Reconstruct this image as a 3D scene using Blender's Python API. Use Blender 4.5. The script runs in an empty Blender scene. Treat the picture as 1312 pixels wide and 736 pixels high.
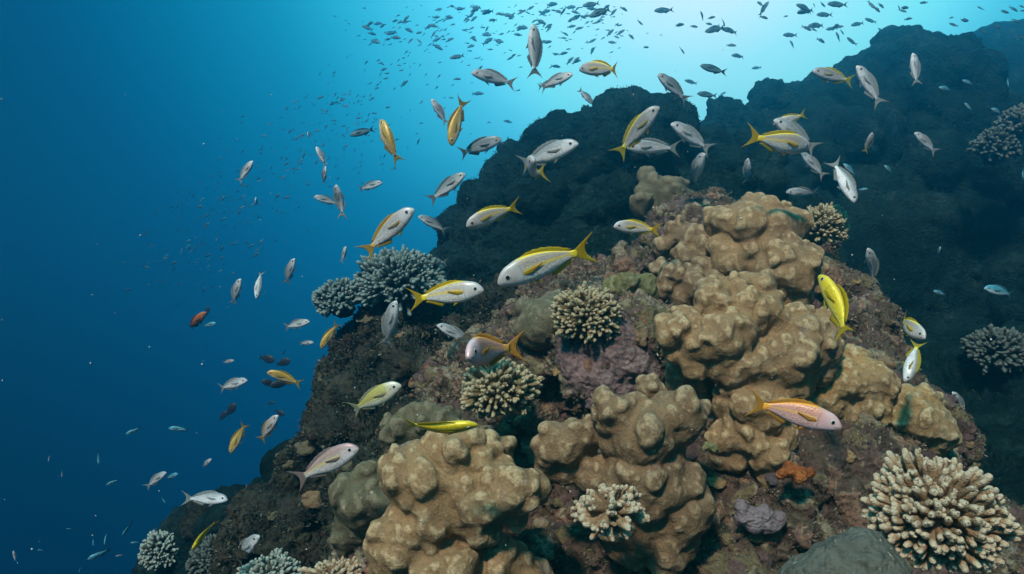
import bpy, math, random
import numpy as np
from mathutils import Vector, Matrix

R = math.radians
random.seed(7)
rng = np.random.default_rng(7)
scene = bpy.context.scene
col = scene.collection

# ------------------------------------------------------------------ camera
PITCH = 6.0
FOC = 937.0                                   # focal length in photo pixels (1312 wide)
cam = bpy.data.cameras.new('camera')
cam.sensor_width = 36
cam.angle = 2 * math.atan(656 / FOC)
cam.clip_end = 400
camo = bpy.data.objects.new('camera', cam)
camo.rotation_euler = (R(90 + PITCH), 0, 0)
col.objects.link(camo)
scene.camera = camo
C_R = np.array([1.0, 0, 0])
C_U = np.array([0, -math.sin(R(PITCH)), math.cos(R(PITCH))])
C_F = np.array([0, math.cos(R(PITCH)), math.sin(R(PITCH))])
def at(px, py, d):
    return C_R * ((px - 656) / FOC * d) + C_U * (-(py - 368) / FOC * d) + C_F * d

# ------------------------------------------------------------------ light
scene.view_settings.view_transform = 'Standard'
scene.view_settings.look = 'None'
scene.view_settings.gamma = 1
scene.view_settings.exposure = 0.75
SUN_EL, SUN_AZ = R(39), R(180 + 20)           # behind the viewer, a little to the left; stands in for strobe light
SUN = Vector((math.sin(SUN_AZ) * math.cos(SUN_EL), math.cos(SUN_AZ) * math.cos(SUN_EL), math.sin(SUN_EL)))
sl = bpy.data.lights.new('sun', 'SUN')
sl.energy = 4.4
sl.angle = R(5)                             # the rippled surface and the water spread the light
sl.color = (1.0, 0.86, 0.72)
so = bpy.data.objects.new('sun', sl)
so.rotation_euler = SUN.to_track_quat('Z', 'Y').to_euler()
so.location = (-2, -6, 8)
col.objects.link(so)

world = bpy.data.worlds.new('World')
scene.world = world
world.use_nodes = True
nt = world.node_tree
nt.nodes.clear()
w_out = nt.nodes.new('ShaderNodeOutputWorld')
w_bg = nt.nodes.new('ShaderNodeBackground')
w_bg.inputs['Strength'].default_value = 0.1
w_sky = nt.nodes.new('ShaderNodeTexSky')
w_sky.sky_type = 'NISHITA'
w_sky.sun_disc = False
w_sky.sun_elevation = SUN_EL
w_sky.sun_rotation = SUN_AZ
w_tc = nt.nodes.new('ShaderNodeTexCoord')
w_dot = nt.nodes.new('ShaderNodeVectorMath'); w_dot.operation = 'DOT_PRODUCT'
G = at(900, -110, 1.0); G = G / np.linalg.norm(G)   # the bright patch of surface overhead
w_dot.inputs[1].default_value = tuple(G)
nt.links.new(w_tc.outputs['Generated'], w_dot.inputs[0])
w_map = nt.nodes.new('ShaderNodeMapRange')
w_map.inputs['From Min'].default_value = -1
w_map.inputs['From Max'].default_value = 1
nt.links.new(w_dot.outputs['Value'], w_map.inputs['Value'])
w_ramp = nt.nodes.new('ShaderNodeValToRGB')
w_ramp.color_ramp.interpolation = 'B_SPLINE'
def stop(deg): return (math.cos(R(deg)) + 1) / 2
WATER = [(180, (0, .002, .006)), (100, (0, .004, .014)), (62, (0, .013, .042)), (44, (0, .050, .125)),
         (31, (.0, .20, .34)), (20, (.04, .66, .84)), (9, (.50, 1.35, 1.45)), (0, (1.0, 1.7, 1.7))]
els = w_ramp.color_ramp.elements
els[0].position = stop(180); els[0].color = (*WATER[0][1], 1)
els[1].position = 1.0; els[1].color = (*WATER[-1][1], 1)
for deg, c in WATER[1:-1]:
    e = els.new(stop(deg)); e.color = (*c, 1)
nt.links.new(w_map.outputs['Result'], w_ramp.inputs['Fac'])
w_mul = nt.nodes.new('ShaderNodeVectorMath'); w_mul.operation = 'SCALE'
w_mul.inputs['Scale'].default_value = 8.4
nt.links.new(w_ramp.outputs['Color'], w_mul.inputs[0])
w_tint = nt.nodes.new('ShaderNodeVectorMath'); w_tint.operation = 'MULTIPLY'
w_sep = nt.nodes.new('ShaderNodeSeparateXYZ')
nt.links.new(w_tc.outputs['Generated'], w_sep.inputs[0])
w_win = nt.nodes.new('ShaderNodeMapRange'); w_win.interpolation_type = 'SMOOTHSTEP'    # the sky shows through a round window overhead
for k_, x_ in (('From Min', .55), ('From Max', .95), ('To Min', .01), ('To Max', 1.0)): w_win.inputs[k_].default_value = x_
nt.links.new(w_sep.outputs['Z'], w_win.inputs['Value'])
w_sc = nt.nodes.new('ShaderNodeVectorMath'); w_sc.operation = 'SCALE'
nt.links.new(w_sky.outputs['Color'], w_sc.inputs[0]); nt.links.new(w_win.outputs['Result'], w_sc.inputs['Scale'])
w_tint.inputs[1].default_value = (.25, 3.2, 2.4)       # overhead skylight tinted cyan and boosted to brighten the coral tops
nt.links.new(w_sc.outputs['Vector'], w_tint.inputs[0])
w_add = nt.nodes.new('ShaderNodeVectorMath'); w_add.operation = 'ADD'
nt.links.new(w_mul.outputs['Vector'], w_add.inputs[0])
nt.links.new(w_tint.outputs['Vector'], w_add.inputs[1])
nt.links.new(w_add.outputs['Vector'], w_bg.inputs['Color'])
nt.links.new(w_bg.outputs['Background'], w_out.inputs['Surface'])

scene.render.engine = 'CYCLES'
cy = scene.cycles
cy.use_denoising = True
cy.max_bounces = 5
cy.diffuse_bounces = 2
cy.glossy_bounces = 2
cy.transmission_bounces = 2
cy.volume_bounces = 1
cy.sample_clamp_indirect = 4

HAZE_DENSITY = 0.105
HAZE_COLOR = (.02, .235, .37)
HAZE_ABSORB = (.28, .44, .66)
HAZE_G = 0.84

# ------------------------------------------------------------------ maths helpers
_perm = rng.permutation(256); _perm = np.concatenate([_perm, _perm, _perm])
_grad = rng.normal(size=(256, 3)); _grad /= np.linalg.norm(_grad, axis=1)[:, None]
_roff = rng.random((256, 3))
def _hash(i, j, k):
    return _perm[_perm[_perm[i & 255] + (j & 255)] + (k & 255)]
def perlin(p):
    p = np.asarray(p, float)
    i = np.floor(p).astype(int); f = p - i
    u = f * f * f * (f * (f * 6 - 15) + 10)
    out = 0
    for a in (0, 1):
        for b in (0, 1):
            for c in (0, 1):
                g = _grad[_hash(i[:, 0] + a, i[:, 1] + b, i[:, 2] + c)]
                dotv = ((f - (a, b, c)) * g).sum(1)
                w = (u[:, 0] if a else 1 - u[:, 0]) * (u[:, 1] if b else 1 - u[:, 1]) * (u[:, 2] if c else 1 - u[:, 2])
                out = out + dotv * w
    return out * 1.6
def fbm(p, octv=4, gain=.5):
    s, a = 0, 1.0
    for o in range(octv):
        s = s + a * perlin(p * 2 ** o + 17.3 * o); a *= gain
    return s
def cells(p):
    p = np.asarray(p, float)
    i = np.floor(p).astype(int); best = np.full(len(p), 9.0)
    for a in (-1, 0, 1):
        for b in (-1, 0, 1):
            for c in (-1, 0, 1):
                q = i + (a, b, c)
                o = _roff[_hash(q[:, 0], q[:, 1], q[:, 2])]
                best = np.minimum(best, ((q + o - p) ** 2).sum(1))
    return np.sqrt(best)

def mesh_np(name, v, quads, smooth=True):
    me = bpy.data.meshes.new(name)
    v = np.asarray(v, np.float32); quads = np.asarray(quads, np.int32)
    n, k = quads.shape
    me.vertices.add(len(v)); me.vertices.foreach_set('co', v.ravel())
    me.loops.add(n * k); me.loops.foreach_set('vertex_index', quads.ravel())
    me.polygons.add(n)
    me.polygons.foreach_set('loop_start', np.arange(n, dtype=np.int32) * k)
    me.polygons.foreach_set('use_smooth', np.full(n, smooth))
    me.update(calc_edges=True)
    me.validate()
    return me
def fattr(me, name, vals):
    a = me.attributes.new(name, 'FLOAT', 'POINT')
    a.data.foreach_set('value', np.asarray(vals, np.float32))
def obj(name, me, mat=None, parent=None):
    o = bpy.data.objects.new(name, me); col.objects.link(o)
    if mat is not None:
        for m in (mat if isinstance(mat, (list, tuple)) else [mat]):
            me.materials.append(m)
    if parent: o.parent = parent
    return o
def tag(o, label=None, cat=None, group=None, kind=None):
    if label: o['label'] = label
    if cat: o['category'] = cat
    if group: o['group'] = group
    if kind: o['kind'] = kind
    return o
def empty(name, loc):
    o = bpy.data.objects.new(name, None); o.empty_display_size = .05
    o.location = loc; col.objects.link(o); return o

def surface_nets(d, origin, h):
    s = d < 0
    nx, ny, nz = d.shape
    c = np.zeros((nx - 1, ny - 1, nz - 1), np.int8)
    cs = [(a, b, e) for a in (0, 1) for b in (0, 1) for e in (0, 1)]
    for a, b, e in cs:
        c += s[a:nx - 1 + a, b:ny - 1 + b, e:nz - 1 + e]
    act = (c > 0) & (c < 8)
    ii = np.argwhere(act)
    idx = np.full(c.shape, -1, np.int32); idx[act] = np.arange(len(ii))
    acc = np.zeros((len(ii), 3)); cnt = np.zeros(len(ii))
    for p in cs:
        for ax in range(3):
            if p[ax]: continue
            q = list(p); q[ax] = 1
            da = d[ii[:, 0] + p[0], ii[:, 1] + p[1], ii[:, 2] + p[2]]
            db = d[ii[:, 0] + q[0], ii[:, 1] + q[1], ii[:, 2] + q[2]]
            x = (da < 0) != (db < 0)
            t = np.where(x, da / np.where(x, da - db, 1), 0)
            pos = np.array(p, float)[None, :].repeat(len(ii), 0); pos[:, ax] += t
            acc += pos * x[:, None]; cnt += x
    v = origin + h * (ii + acc / cnt[:, None])
    faces = []
    for ax in range(3):
        o1, o2 = (ax + 1) % 3, (ax + 2) % 3
        sl0 = [slice(None)] * 3; sl1 = [slice(None)] * 3
        sl0[ax] = slice(0, -1); sl1[ax] = slice(1, None)
        ch = s[tuple(sl0)] != s[tuple(sl1)]
        e = np.argwhere(ch)
        ok = (e[:, o1] > 0) & (e[:, o2] > 0) & (e[:, o1] < d.shape[o1] - 1) & (e[:, o2] < d.shape[o2] - 1)
        e = e[ok]
        def cell(a, b):
            q = e.copy(); q[:, o1] += a; q[:, o2] += b
            return idx[q[:, 0], q[:, 1], q[:, 2]]
        f = np.stack([cell(-1, -1), cell(0, -1), cell(0, 0), cell(-1, 0)], 1)
        flip = ~s[e[:, 0], e[:, 1], e[:, 2]]
        f[flip] = f[flip][:, ::-1]
        faces.append(f)
    return v, np.concatenate(faces)

def sdf_grid(prims, h, k, cuts=(), pad=.06, kcut=.02):
    """prims: (centre, radius) with radius a number or three numbers; smooth union, then smooth cuts."""
    cen = np.array([p[0] for p in prims]); rad = np.array([np.broadcast_to(p[1], 3) for p in prims])
    lo = (cen - rad).min(0) - pad - k * .3; hi = (cen + rad).max(0) + pad + k * .3
    n = np.ceil((hi - lo) / h).astype(int) + 1
    d = np.full(n, 1.0, np.float32)
    def local(c, r, ext):
        a = np.maximum(np.floor((c - r - ext - lo) / h).astype(int), 0)
        b = np.minimum(np.ceil((c + r + ext - lo) / h).astype(int) + 1, n)
        if (b <= a).any(): return None, None
        ax = [(lo[i] + h * np.arange(a[i], b[i]) - c[i]).astype(np.float32) for i in range(3)]
        q = np.sqrt((ax[0][:, None, None] / r[0]) ** 2 + (ax[1][None, :, None] / r[1]) ** 2 + (ax[2][None, None, :] / r[2]) ** 2)
        return tuple(slice(a[i], b[i]) for i in range(3)), (q - 1) * r.min()
    for c, r in zip(cen, rad):
        kk = min(k, r.min() * .8)
        sl_, e = local(c, r, kk + 2 * h)
        if sl_ is None: continue
        g = d[sl_]
        m = np.maximum(kk - np.abs(g - e), 0) / kk
        d[sl_] = np.minimum(g, e) - m * m * kk * .25
    for c, r in cuts:
        r = np.broadcast_to(np.asarray(r, float), 3)
        sl_, e = local(np.asarray(c), r, kcut + 2 * h)
        if sl_ is None: continue
        g = d[sl_]; e = -e
        m = np.maximum(kcut - np.abs(g - e), 0) / kcut
        d[sl_] = np.maximum(g, e) + m * m * kcut * .25
    return d, lo

def v_normals(v, f):
    a, b = v[f[:, 2]] - v[f[:, 0]], v[f[:, 3]] - v[f[:, 1]]
    fn = np.cross(a, b)
    n = np.zeros_like(v)
    for i in range(4): np.add.at(n, f[:, i], fn)
    return n / (np.linalg.norm(n, axis=1)[:, None] + 1e-12)
def relax(v, f, it):
    for _ in range(it):
        s = np.zeros_like(v); c = np.zeros(len(v))
        for i in range(4):
            for j in (1, 3):
                np.add.at(s, f[:, i], v[f[:, (i + j) % 4]]); np.add.at(c, f[:, i], 1)
        v = v * .5 + .5 * s / c[:, None]
    return v
def subdiv(v, f):
    n = len(v)
    ed = np.concatenate([np.sort(f[:, [i, (i + 1) % 4]], 1) for i in range(4)])
    key = ed[:, 0].astype(np.int64) * (n + 1) + ed[:, 1]
    uq, first, inv = np.unique(key, return_index=True, return_inverse=True)
    em = (v[ed[first, 0]] + v[ed[first, 1]]) / 2
    fc = v[f].mean(1)
    m = len(f); ei = [inv[i * m:(i + 1) * m] + n for i in range(4)]
    ci = np.arange(m) + n + len(uq)
    q = [np.stack([f[:, i], ei[i], ci, ei[(i + 3) % 4]], 1) for i in range(4)]
    return np.concatenate([v, em, fc]), np.concatenate(q)

# ------------------------------------------------------------------ materials
class NB:
    """small helper for building node materials"""
    def __init__(s, name, rough=.7, spec=.3):
        s.m = bpy.data.materials.new(name); s.m.use_nodes = True
        s.t = s.m.node_tree; s.b = s.t.nodes['Principled BSDF']
        s.b.inputs['Roughness'].default_value = rough
        s.b.inputs['Specular IOR Level'].default_value = spec
        s.tc = s.t.nodes.new('ShaderNodeTexCoord').outputs['Object']
    def put(s, sock, val):
        if hasattr(val, 'is_linked') or isinstance(val, bpy.types.NodeSocket): s.t.links.new(val, sock)
        elif isinstance(val, tuple) and len(val) == 3 and sock.type == 'RGBA': sock.default_value = (*val, 1)
        else: sock.default_value = val
    def noise(s, scale, detail=4, rough=.6, dist=0, vec=None):
        n = s.t.nodes.new('ShaderNodeTexNoise'); n.inputs['Scale'].default_value = scale
        n.inputs['Detail'].default_value = detail; n.inputs['Roughness'].default_value = rough
        n.inputs['Distortion'].default_value = dist
        s.t.links.new(vec or s.tc, n.inputs['Vector']); return n.outputs['Fac']
    def vor(s, scale, feat='F1', vec=None):
        n = s.t.nodes.new('ShaderNodeTexVoronoi'); n.feature = feat; n.inputs['Scale'].default_value = scale
        s.t.links.new(vec or s.tc, n.inputs['Vector']); return n.outputs['Distance']
    def attr(s, name):
        n = s.t.nodes.new('ShaderNodeAttribute'); n.attribute_name = name; return n.outputs['Fac']
    def rnd(s):
        return s.t.nodes.new('ShaderNodeObjectInfo').outputs['Random']
    def step(s, val, a, b, lo=0., hi=1.):
        n = s.t.nodes.new('ShaderNodeMapRange'); n.interpolation_type = 'SMOOTHSTEP'
        for k, x in (('From Min', a), ('From Max', b), ('To Min', lo), ('To Max', hi)): n.inputs[k].default_value = x
        s.t.links.new(val, n.inputs['Value']); return n.outputs['Result']
    def mth(s, op, a, b=0., c=0.):
        n = s.t.nodes.new('ShaderNodeMath'); n.operation = op
        for i, x in enumerate((a, b, c)): s.put(n.inputs[i], x)
        return n.outputs[0]
    def mix(s, f, a, b, mode='MIX'):
        n = s.t.nodes.new('ShaderNodeMix'); n.data_type = 'RGBA'; n.blend_type = mode
        s.put(n.inputs[0], f); s.put(n.inputs[6], a); s.put(n.inputs[7], b); return n.outputs[2]
    def ramp(s, f, stops):
        n = s.t.nodes.new('ShaderNodeValToRGB'); e = n.color_ramp.elements
        e[0].position, e[0].color = stops[0][0], (*stops[0][1], 1)
        e[1].position, e[1].color = stops[-1][0], (*stops[-1][1], 1)
        for p, c in stops[1:-1]:
            q = e.new(p); q.color = (*c, 1)
        s.t.links.new(f, n.inputs['Fac']); return n.outputs['Color']
    def sep(s):
        n = s.t.nodes.new('ShaderNodeSeparateXYZ'); s.t.links.new(s.tc, n.inputs[0]); return n.outputs
    def bump(s, h, dist, strength=1.0):
        n = s.t.nodes.new('ShaderNodeBump'); n.inputs['Distance'].default_value = dist
        n.inputs['Strength'].default_value = strength
        s.t.links.new(h, n.inputs['Height']); s.t.links.new(n.outputs[0], s.b.inputs['Normal'])
    def done(s, color, rough=None):
        s.put(s.b.inputs['Base Color'], color)
        if rough is not None: s.put(s.b.inputs['Roughness'], rough)
        return s.m

def coral_mat(name, a, b, pale, algae, amt=.35):
    n = NB(name, .75, .25)
    big = n.step(n.noise(5, 4), .35, .65)
    c = n.mix(big, a, b)
    c = n.mix(n.step(n.noise(38, 5, .7), .35, .75, 0, .18), c, tuple(x * .62 for x in b))
    c = n.mix(n.step(n.attr('rim'), .1, .9, 0, .65), c, pale)
    patch = n.mth('MULTIPLY', n.step(n.noise(6.5, 8, .72, .5), .60, .66), amt)
    c = n.mix(patch, c, algae)
    speck = n.step(n.vor(240), .16, .06, 0, .25)
    c = n.mix(speck, c, pale)
    scar = n.mth('MULTIPLY', n.step(n.vor(24), .15, .10, 0, .55), n.step(n.noise(4, 2), .5, .56))
    c = n.mix(scar, c, (.40, .33, .24))
    c = n.mix(n.step(n.noise(150, 3, .6), .45, .68, 0, .55), c, tuple(x * .55 for x in b))
    h = n.mth('ADD', n.mth('ADD', n.mth('MULTIPLY', n.vor(210), .45), n.mth('MULTIPLY', n.noise(120, 3), .7)), n.mth('ADD', n.mth('MULTIPLY', n.noise(45, 6, .7), .5), n.mth('MULTIPLY', n.noise(14, 3), .6)))
    n.bump(h, .006, .5)
    return n.done(c)
M = {}
M['tan'] = coral_mat('tan coral', (.232, .140, .062), (.185, .115, .055), (.43, .32, .18), (.20, .165, .14), .85)
M['brown'] = coral_mat('brown coral', (.175, .108, .053), (.14, .088, .046), (.35, .26, .15), (.17, .14, .12), .8)
M['ochre'] = coral_mat('ochre coral', (.28, .17, .06), (.20, .13, .06), (.42, .34, .20), (.13, .12, .08), .8)
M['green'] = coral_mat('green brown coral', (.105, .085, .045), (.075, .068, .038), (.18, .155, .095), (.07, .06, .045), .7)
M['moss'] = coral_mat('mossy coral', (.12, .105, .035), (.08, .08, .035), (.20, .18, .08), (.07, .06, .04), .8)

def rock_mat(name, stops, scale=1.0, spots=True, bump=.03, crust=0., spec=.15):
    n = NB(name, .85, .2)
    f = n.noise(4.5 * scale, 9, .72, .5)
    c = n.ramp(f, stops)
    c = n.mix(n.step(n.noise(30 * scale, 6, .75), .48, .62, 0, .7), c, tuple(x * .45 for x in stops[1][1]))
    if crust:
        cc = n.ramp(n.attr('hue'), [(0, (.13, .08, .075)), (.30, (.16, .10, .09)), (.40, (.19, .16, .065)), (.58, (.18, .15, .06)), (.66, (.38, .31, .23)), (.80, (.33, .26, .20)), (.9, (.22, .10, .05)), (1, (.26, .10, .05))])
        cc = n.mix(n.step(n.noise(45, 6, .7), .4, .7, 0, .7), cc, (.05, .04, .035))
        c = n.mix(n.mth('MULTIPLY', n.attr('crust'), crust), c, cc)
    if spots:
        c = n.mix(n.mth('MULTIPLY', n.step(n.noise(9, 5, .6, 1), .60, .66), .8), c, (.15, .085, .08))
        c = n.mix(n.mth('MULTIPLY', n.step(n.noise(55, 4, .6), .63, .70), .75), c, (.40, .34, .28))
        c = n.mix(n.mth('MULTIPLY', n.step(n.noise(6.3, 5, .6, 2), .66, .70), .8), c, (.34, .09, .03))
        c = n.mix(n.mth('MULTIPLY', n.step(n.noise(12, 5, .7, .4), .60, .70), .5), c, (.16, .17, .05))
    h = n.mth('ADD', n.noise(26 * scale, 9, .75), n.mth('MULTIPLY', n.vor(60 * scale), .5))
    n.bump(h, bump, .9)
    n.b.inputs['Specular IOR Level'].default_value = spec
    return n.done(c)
M['rock'] = rock_mat('encrusted rock', [(.30, (.025, .018, .013)), (.42, (.06, .042, .03)), (.5, (.11, .065, .05)), (.58, (.085, .07, .045)), (.7, (.20, .135, .11))], crust=.9)
M['dark_reef'] = rock_mat('shade darkened reef', [(.3, (.002, .008, .008)), (.45, (.006, .018, .017)), (.55, (.011, .028, .026)), (.7, (.028, .054, .050))], .6, False, .06, spec=.02)  # base colour darkened to carry the shade of the backlit, unlit reef
M['shade_reef'] = rock_mat('shade dulled green reef rock', [(.3, (.007, .009, .007)), (.42, (.017, .02, .015)), (.52, (.03, .035, .026)), (.6, (.042, .043, .031)), (.72, (.09, .088, .066))], 1, False, .03, crust=.12, spec=.05)  # green rock with the flank's falling light painted into its tone
M['pink_rock'] = rock_mat('pink crusted rock', [(.3, (.10, .07, .06)), (.45, (.17, .115, .11)), (.55, (.25, .17, .165)), (.7, (.34, .27, .25))])
M['grey_rock'] = rock_mat('grey boulder', [(.3, (.07, .075, .06)), (.45, (.12, .125, .10)), (.55, (.14, .14, .11)), (.7, (.24, .25, .21))], 1.6, True, .02)
M['lilac'] = rock_mat('lilac sponge', [(.3, (.12, .09, .10)), (.45, (.18, .14, .15)), (.55, (.23, .19, .195)), (.7, (.32, .28, .28))], 2, False, .012)
M['orange'] = rock_mat('orange sponge', [(.3, (.12, .04, .015)), (.45, (.24, .07, .018)), (.55, (.32, .11, .03)), (.7, (.36, .19, .08))], 2, False, .012)
M['sand'] = rock_mat('sandy sea floor', [(.3, (.05, .06, .05)), (.45, (.10, .11, .09)), (.55, (.14, .14, .11)), (.7, (.2, .2, .16))], .3, False, .06)

def branch_mat(name, base, mid, tip):
    n = NB(name, .65, .3)
    t = n.attr('tip')
    c = n.mix(n.step(t, .0, .62), base, mid)
    c = n.mix(n.step(t, .78, 1.0), c, tip)
    c = n.mix(n.step(n.noise(60, 4), .4, .7, 0, .35), c, base)
    n.bump(n.vor(260), .004, .6)
    return n.done(c)
M['br_cream'] = branch_mat('cream branching coral', (.11, .065, .032), (.25, .155, .08), (.42, .345, .235))
M['br_olive'] = branch_mat('olive branching coral', (.08, .06, .028), (.18, .135, .062), (.35, .29, .175))
M['br_grey'] = branch_mat('grey branching coral', (.022, .026, .022), (.09, .105, .085), (.32, .36, .30))
M['br_teal'] = branch_mat('teal grey branching coral', (.012, .018, .017), (.05, .075, .068), (.17, .235, .215))
M['br_dark'] = branch_mat('dark branching coral', (.012, .016, .014), (.035, .042, .035), (.10, .12, .10))

# ------------------------------------------------------------------ reef terrain
def reef(name, pix, h, k, mat, subs=0, subr=(.15, .35), disp=(), cuts=(), sub=0, bias=.6, extra=(), pull=.5):
    prims = []
    for q in pix:
        px, py, rp, d = q[:4]
        r = rp * d / FOC
        prims.append((at(px, py, d), (r, r, r)))
    big = list(prims)
    for c, r in big:
        for _ in range(int(subs)):
            v = rng.normal(size=3); v /= np.linalg.norm(v)
            v = v + np.array([0, -bias, bias * .6]); v /= np.linalg.norm(v)
            rs = rng.uniform(*subr)
            if subr[1] < .5 and r[0] < .3: rs = rs * max(r[0] / .3, .35)
            s = rng.uniform(.75, 1.2, 3) * rs
            prims.append((c + v * (np.array(r) * rng.uniform(.94, 1.02) - s * pull), s))
    prims += list(extra)
    d, lo = sdf_grid(prims, h, k, [(at(a, b, e), r * e / FOC) for a, b, r, e in cuts], kcut=.03)
    v, f = surface_nets(d, lo, h)
    v = relax(v, f, 1)
    for _ in range(sub): v, f = subdiv(v, f)
    for kind, fr, am in disp:
        n = v_normals(v, f)
        if kind == 'f': w = fbm(v * fr, 4)
        elif kind == 'r': w = 1 - 2 * np.abs(perlin(v * fr)) - .5 * np.abs(perlin(v * fr * 2.1 + 5))
        else: w = .5 - cells(v * fr)
        v = v + n * (w * am)[:, None]
    cr = np.zeros(len(v)); ch = np.zeros(len(v))
    if sub:                                                     # raised crusts growing over the rock
        n = v_normals(v, f)
        for t_ in range(4):
            m_ = np.clip((fbm(v * (5.5 + 1.5 * t_) + 31 * t_, 4) - .34) / .07, 0, 1)
            new = m_ > .5
            v = v + n * (m_ * (.010 + .008 * (.5 - cells(v * (38 + 9 * t_)))))[:, None]
            cr = np.maximum(cr, m_); ch[new] = (t_ + .5) / 4
    me = mesh_np(name, v, f); fattr(me, 'crust', cr); fattr(me, 'hue', ch)
    return obj(name, me, mat), v, f

far_pix = [(1172, 128, 84, 8.5), (1110, 162, 84, 8.5), (1050, 195, 92, 8.3), (992, 168, 38, 8.1), (936, 178, 28, 7.6), (965, 240, 90, 7.9),
           (1232, 212, 94, 8.5), (1180, 310, 200, 8.9), (1310, 260, 120, 7.8), (1050, 340, 190, 8.6), (1290, 410, 190, 8.3), (1150, 490, 220, 8.6),
           (900, 370, 160, 8.2), (1200, 700, 330, 8.6), (1380, 600, 300, 8), (1450, 330, 200, 8.5), (900, 600, 300, 8.6), (1200, 1100, 420, 8.8)]
far_pix = [(a_, b_ + 24, c_, d_) for a_, b_, c_, d_ in far_pix]
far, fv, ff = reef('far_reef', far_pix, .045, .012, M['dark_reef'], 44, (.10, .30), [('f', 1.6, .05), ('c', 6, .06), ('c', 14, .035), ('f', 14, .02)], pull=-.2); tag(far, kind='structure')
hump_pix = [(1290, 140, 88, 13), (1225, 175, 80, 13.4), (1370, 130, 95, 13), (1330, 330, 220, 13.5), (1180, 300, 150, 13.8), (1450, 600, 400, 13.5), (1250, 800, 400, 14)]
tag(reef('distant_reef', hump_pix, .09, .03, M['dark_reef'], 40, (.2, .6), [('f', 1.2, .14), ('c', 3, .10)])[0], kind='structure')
mound_pix = [(800, 188, 72, 5.0), (742, 205, 62, 5.0), (692, 230, 74, 5.0), (655, 290, 80, 4.8), (622, 305, 56, 4.7), (722, 320, 120, 5.0), (852, 232, 76, 5.2),
             (905, 285, 116, 5.4), (800, 335, 150, 5.3), (604, 345, 46, 4.6), (650, 395, 88, 4.6), (590, 420, 80, 4.5), (720, 500, 180, 5.0), (600, 560, 160, 4.6),
             (900, 480, 200, 5.4), (760, 760, 300, 5), (1040, 600, 200, 5.3), (540, 700, 200, 4.6), (760, 1150, 380, 5)]
mound_pix = [(a_ + 6, b_ + 20, c_, d_) for a_, b_, c_, d_ in mound_pix]
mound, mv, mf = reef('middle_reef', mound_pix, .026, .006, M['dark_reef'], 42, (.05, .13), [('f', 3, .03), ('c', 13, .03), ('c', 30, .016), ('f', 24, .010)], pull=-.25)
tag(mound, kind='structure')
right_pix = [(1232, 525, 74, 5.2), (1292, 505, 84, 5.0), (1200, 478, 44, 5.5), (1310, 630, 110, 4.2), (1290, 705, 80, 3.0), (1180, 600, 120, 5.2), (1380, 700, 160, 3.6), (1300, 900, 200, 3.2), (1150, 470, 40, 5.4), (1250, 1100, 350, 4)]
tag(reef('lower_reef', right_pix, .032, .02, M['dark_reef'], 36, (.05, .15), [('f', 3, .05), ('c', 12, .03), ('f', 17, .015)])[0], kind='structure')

base_pix = [(760, 480, 112, 2.85), (880, 490, 118, 2.95), (1000, 495, 118, 2.9), (1060, 570, 118, 2.55), (1080, 650, 125, 2.35), (950, 665, 118, 2.32),
            (850, 650, 105, 2.35), (700, 570, 95, 2.65), (640, 530, 105, 2.95), (600, 640, 105, 2.55), 
            (960, 360, 100, 3.45), (900, 340, 86, 3.55), (1056, 400, 56, 2.95), (1100, 430, 42, 2.7), (1102, 480, 62, 2.65), (800, 385, 46, 3.2), (745, 410, 76, 3.3),
            (690, 450, 60, 3.3), (1175, 560, 52, 2.65), (1258, 730, 84, 2.5), (1160, 745, 120, 2.25), (905, 765, 140, 2.3),
            (700, 730, 112, 2.45), (1010, 760, 130, 2.3), (560, 760, 130, 2.5), (805, 345, 24, 2.95), (795, 440, 56, 2.55), (770, 490, 48, 2.5), (745, 460, 40, 2.55), (820, 470, 40, 2.5)]
flank_pix = [(520, 635, 100, 2.9), (480, 565, 82, 3.1), (432, 625, 72, 3.1), (400, 690, 84, 3.05), (352, 705, 62, 3.3), (560, 500, 84, 3.4), (520, 440, 60, 3.6), (470, 450, 32, 3.6), (455, 500, 42, 3.5),
             (620, 455, 84, 3.9), (680, 430, 76, 3.8), (600, 560, 90, 3.2), (500, 720, 90, 2.9), (430, 780, 120, 3.1)]
flank_cuts = [(580, 470, 34, 3.05), (540, 500, 26, 3.1), (620, 400, 30, 3.5), (480, 540, 30, 2.8), (400, 620, 26, 2.85), (450, 580, 22, 2.85), (560, 440, 26, 3.3), (420, 680, 26, 2.8), (520, 590, 24, 2.62)]
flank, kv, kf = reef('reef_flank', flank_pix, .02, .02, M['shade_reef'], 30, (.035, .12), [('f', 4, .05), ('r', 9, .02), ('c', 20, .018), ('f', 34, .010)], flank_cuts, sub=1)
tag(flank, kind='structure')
below_pix = [(700, 1000, 300, 3.3), (1000, 1000, 300, 3.0), (430, 1000, 280, 3.9), (1250, 1000, 250, 3.0)]
base_cuts = [(880, 598, 52, 2.06), (915, 604, 66, 2.05), (955, 622, 56, 2.06), (990, 628, 32, 2.05), (690, 650, 50, 2.3), (735, 705, 34, 2.15), (650, 680, 50, 2.3), (1165, 620, 30, 2.2), (1030, 590, 28, 2.1),
             (700, 520, 36, 2.55), (580, 470, 34, 2.9), (540, 500, 26, 2.9), (620, 470, 30, 2.95), (830, 500, 30, 2.5), (1000, 690, 22, 2.0), (1070, 640, 24, 2.05), (480, 540, 30, 2.75), (400, 620, 26, 2.8)]
rock, rv, rf = reef('reef_rock', base_pix, .018, .02, M['rock'], 26, (.035, .11), [('f', 4, .05), ('r', 9, .018), ('c', 22, .016), ('f', 40, .010)], base_cuts, sub=1)
tag(rock, kind='structure')
tag(reef('reef_foot', below_pix, .06, .1, M['rock'], 16, (.1, .3), [('f', 3, .08), ('c', 8, .04)])[0], kind='structure')
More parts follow.
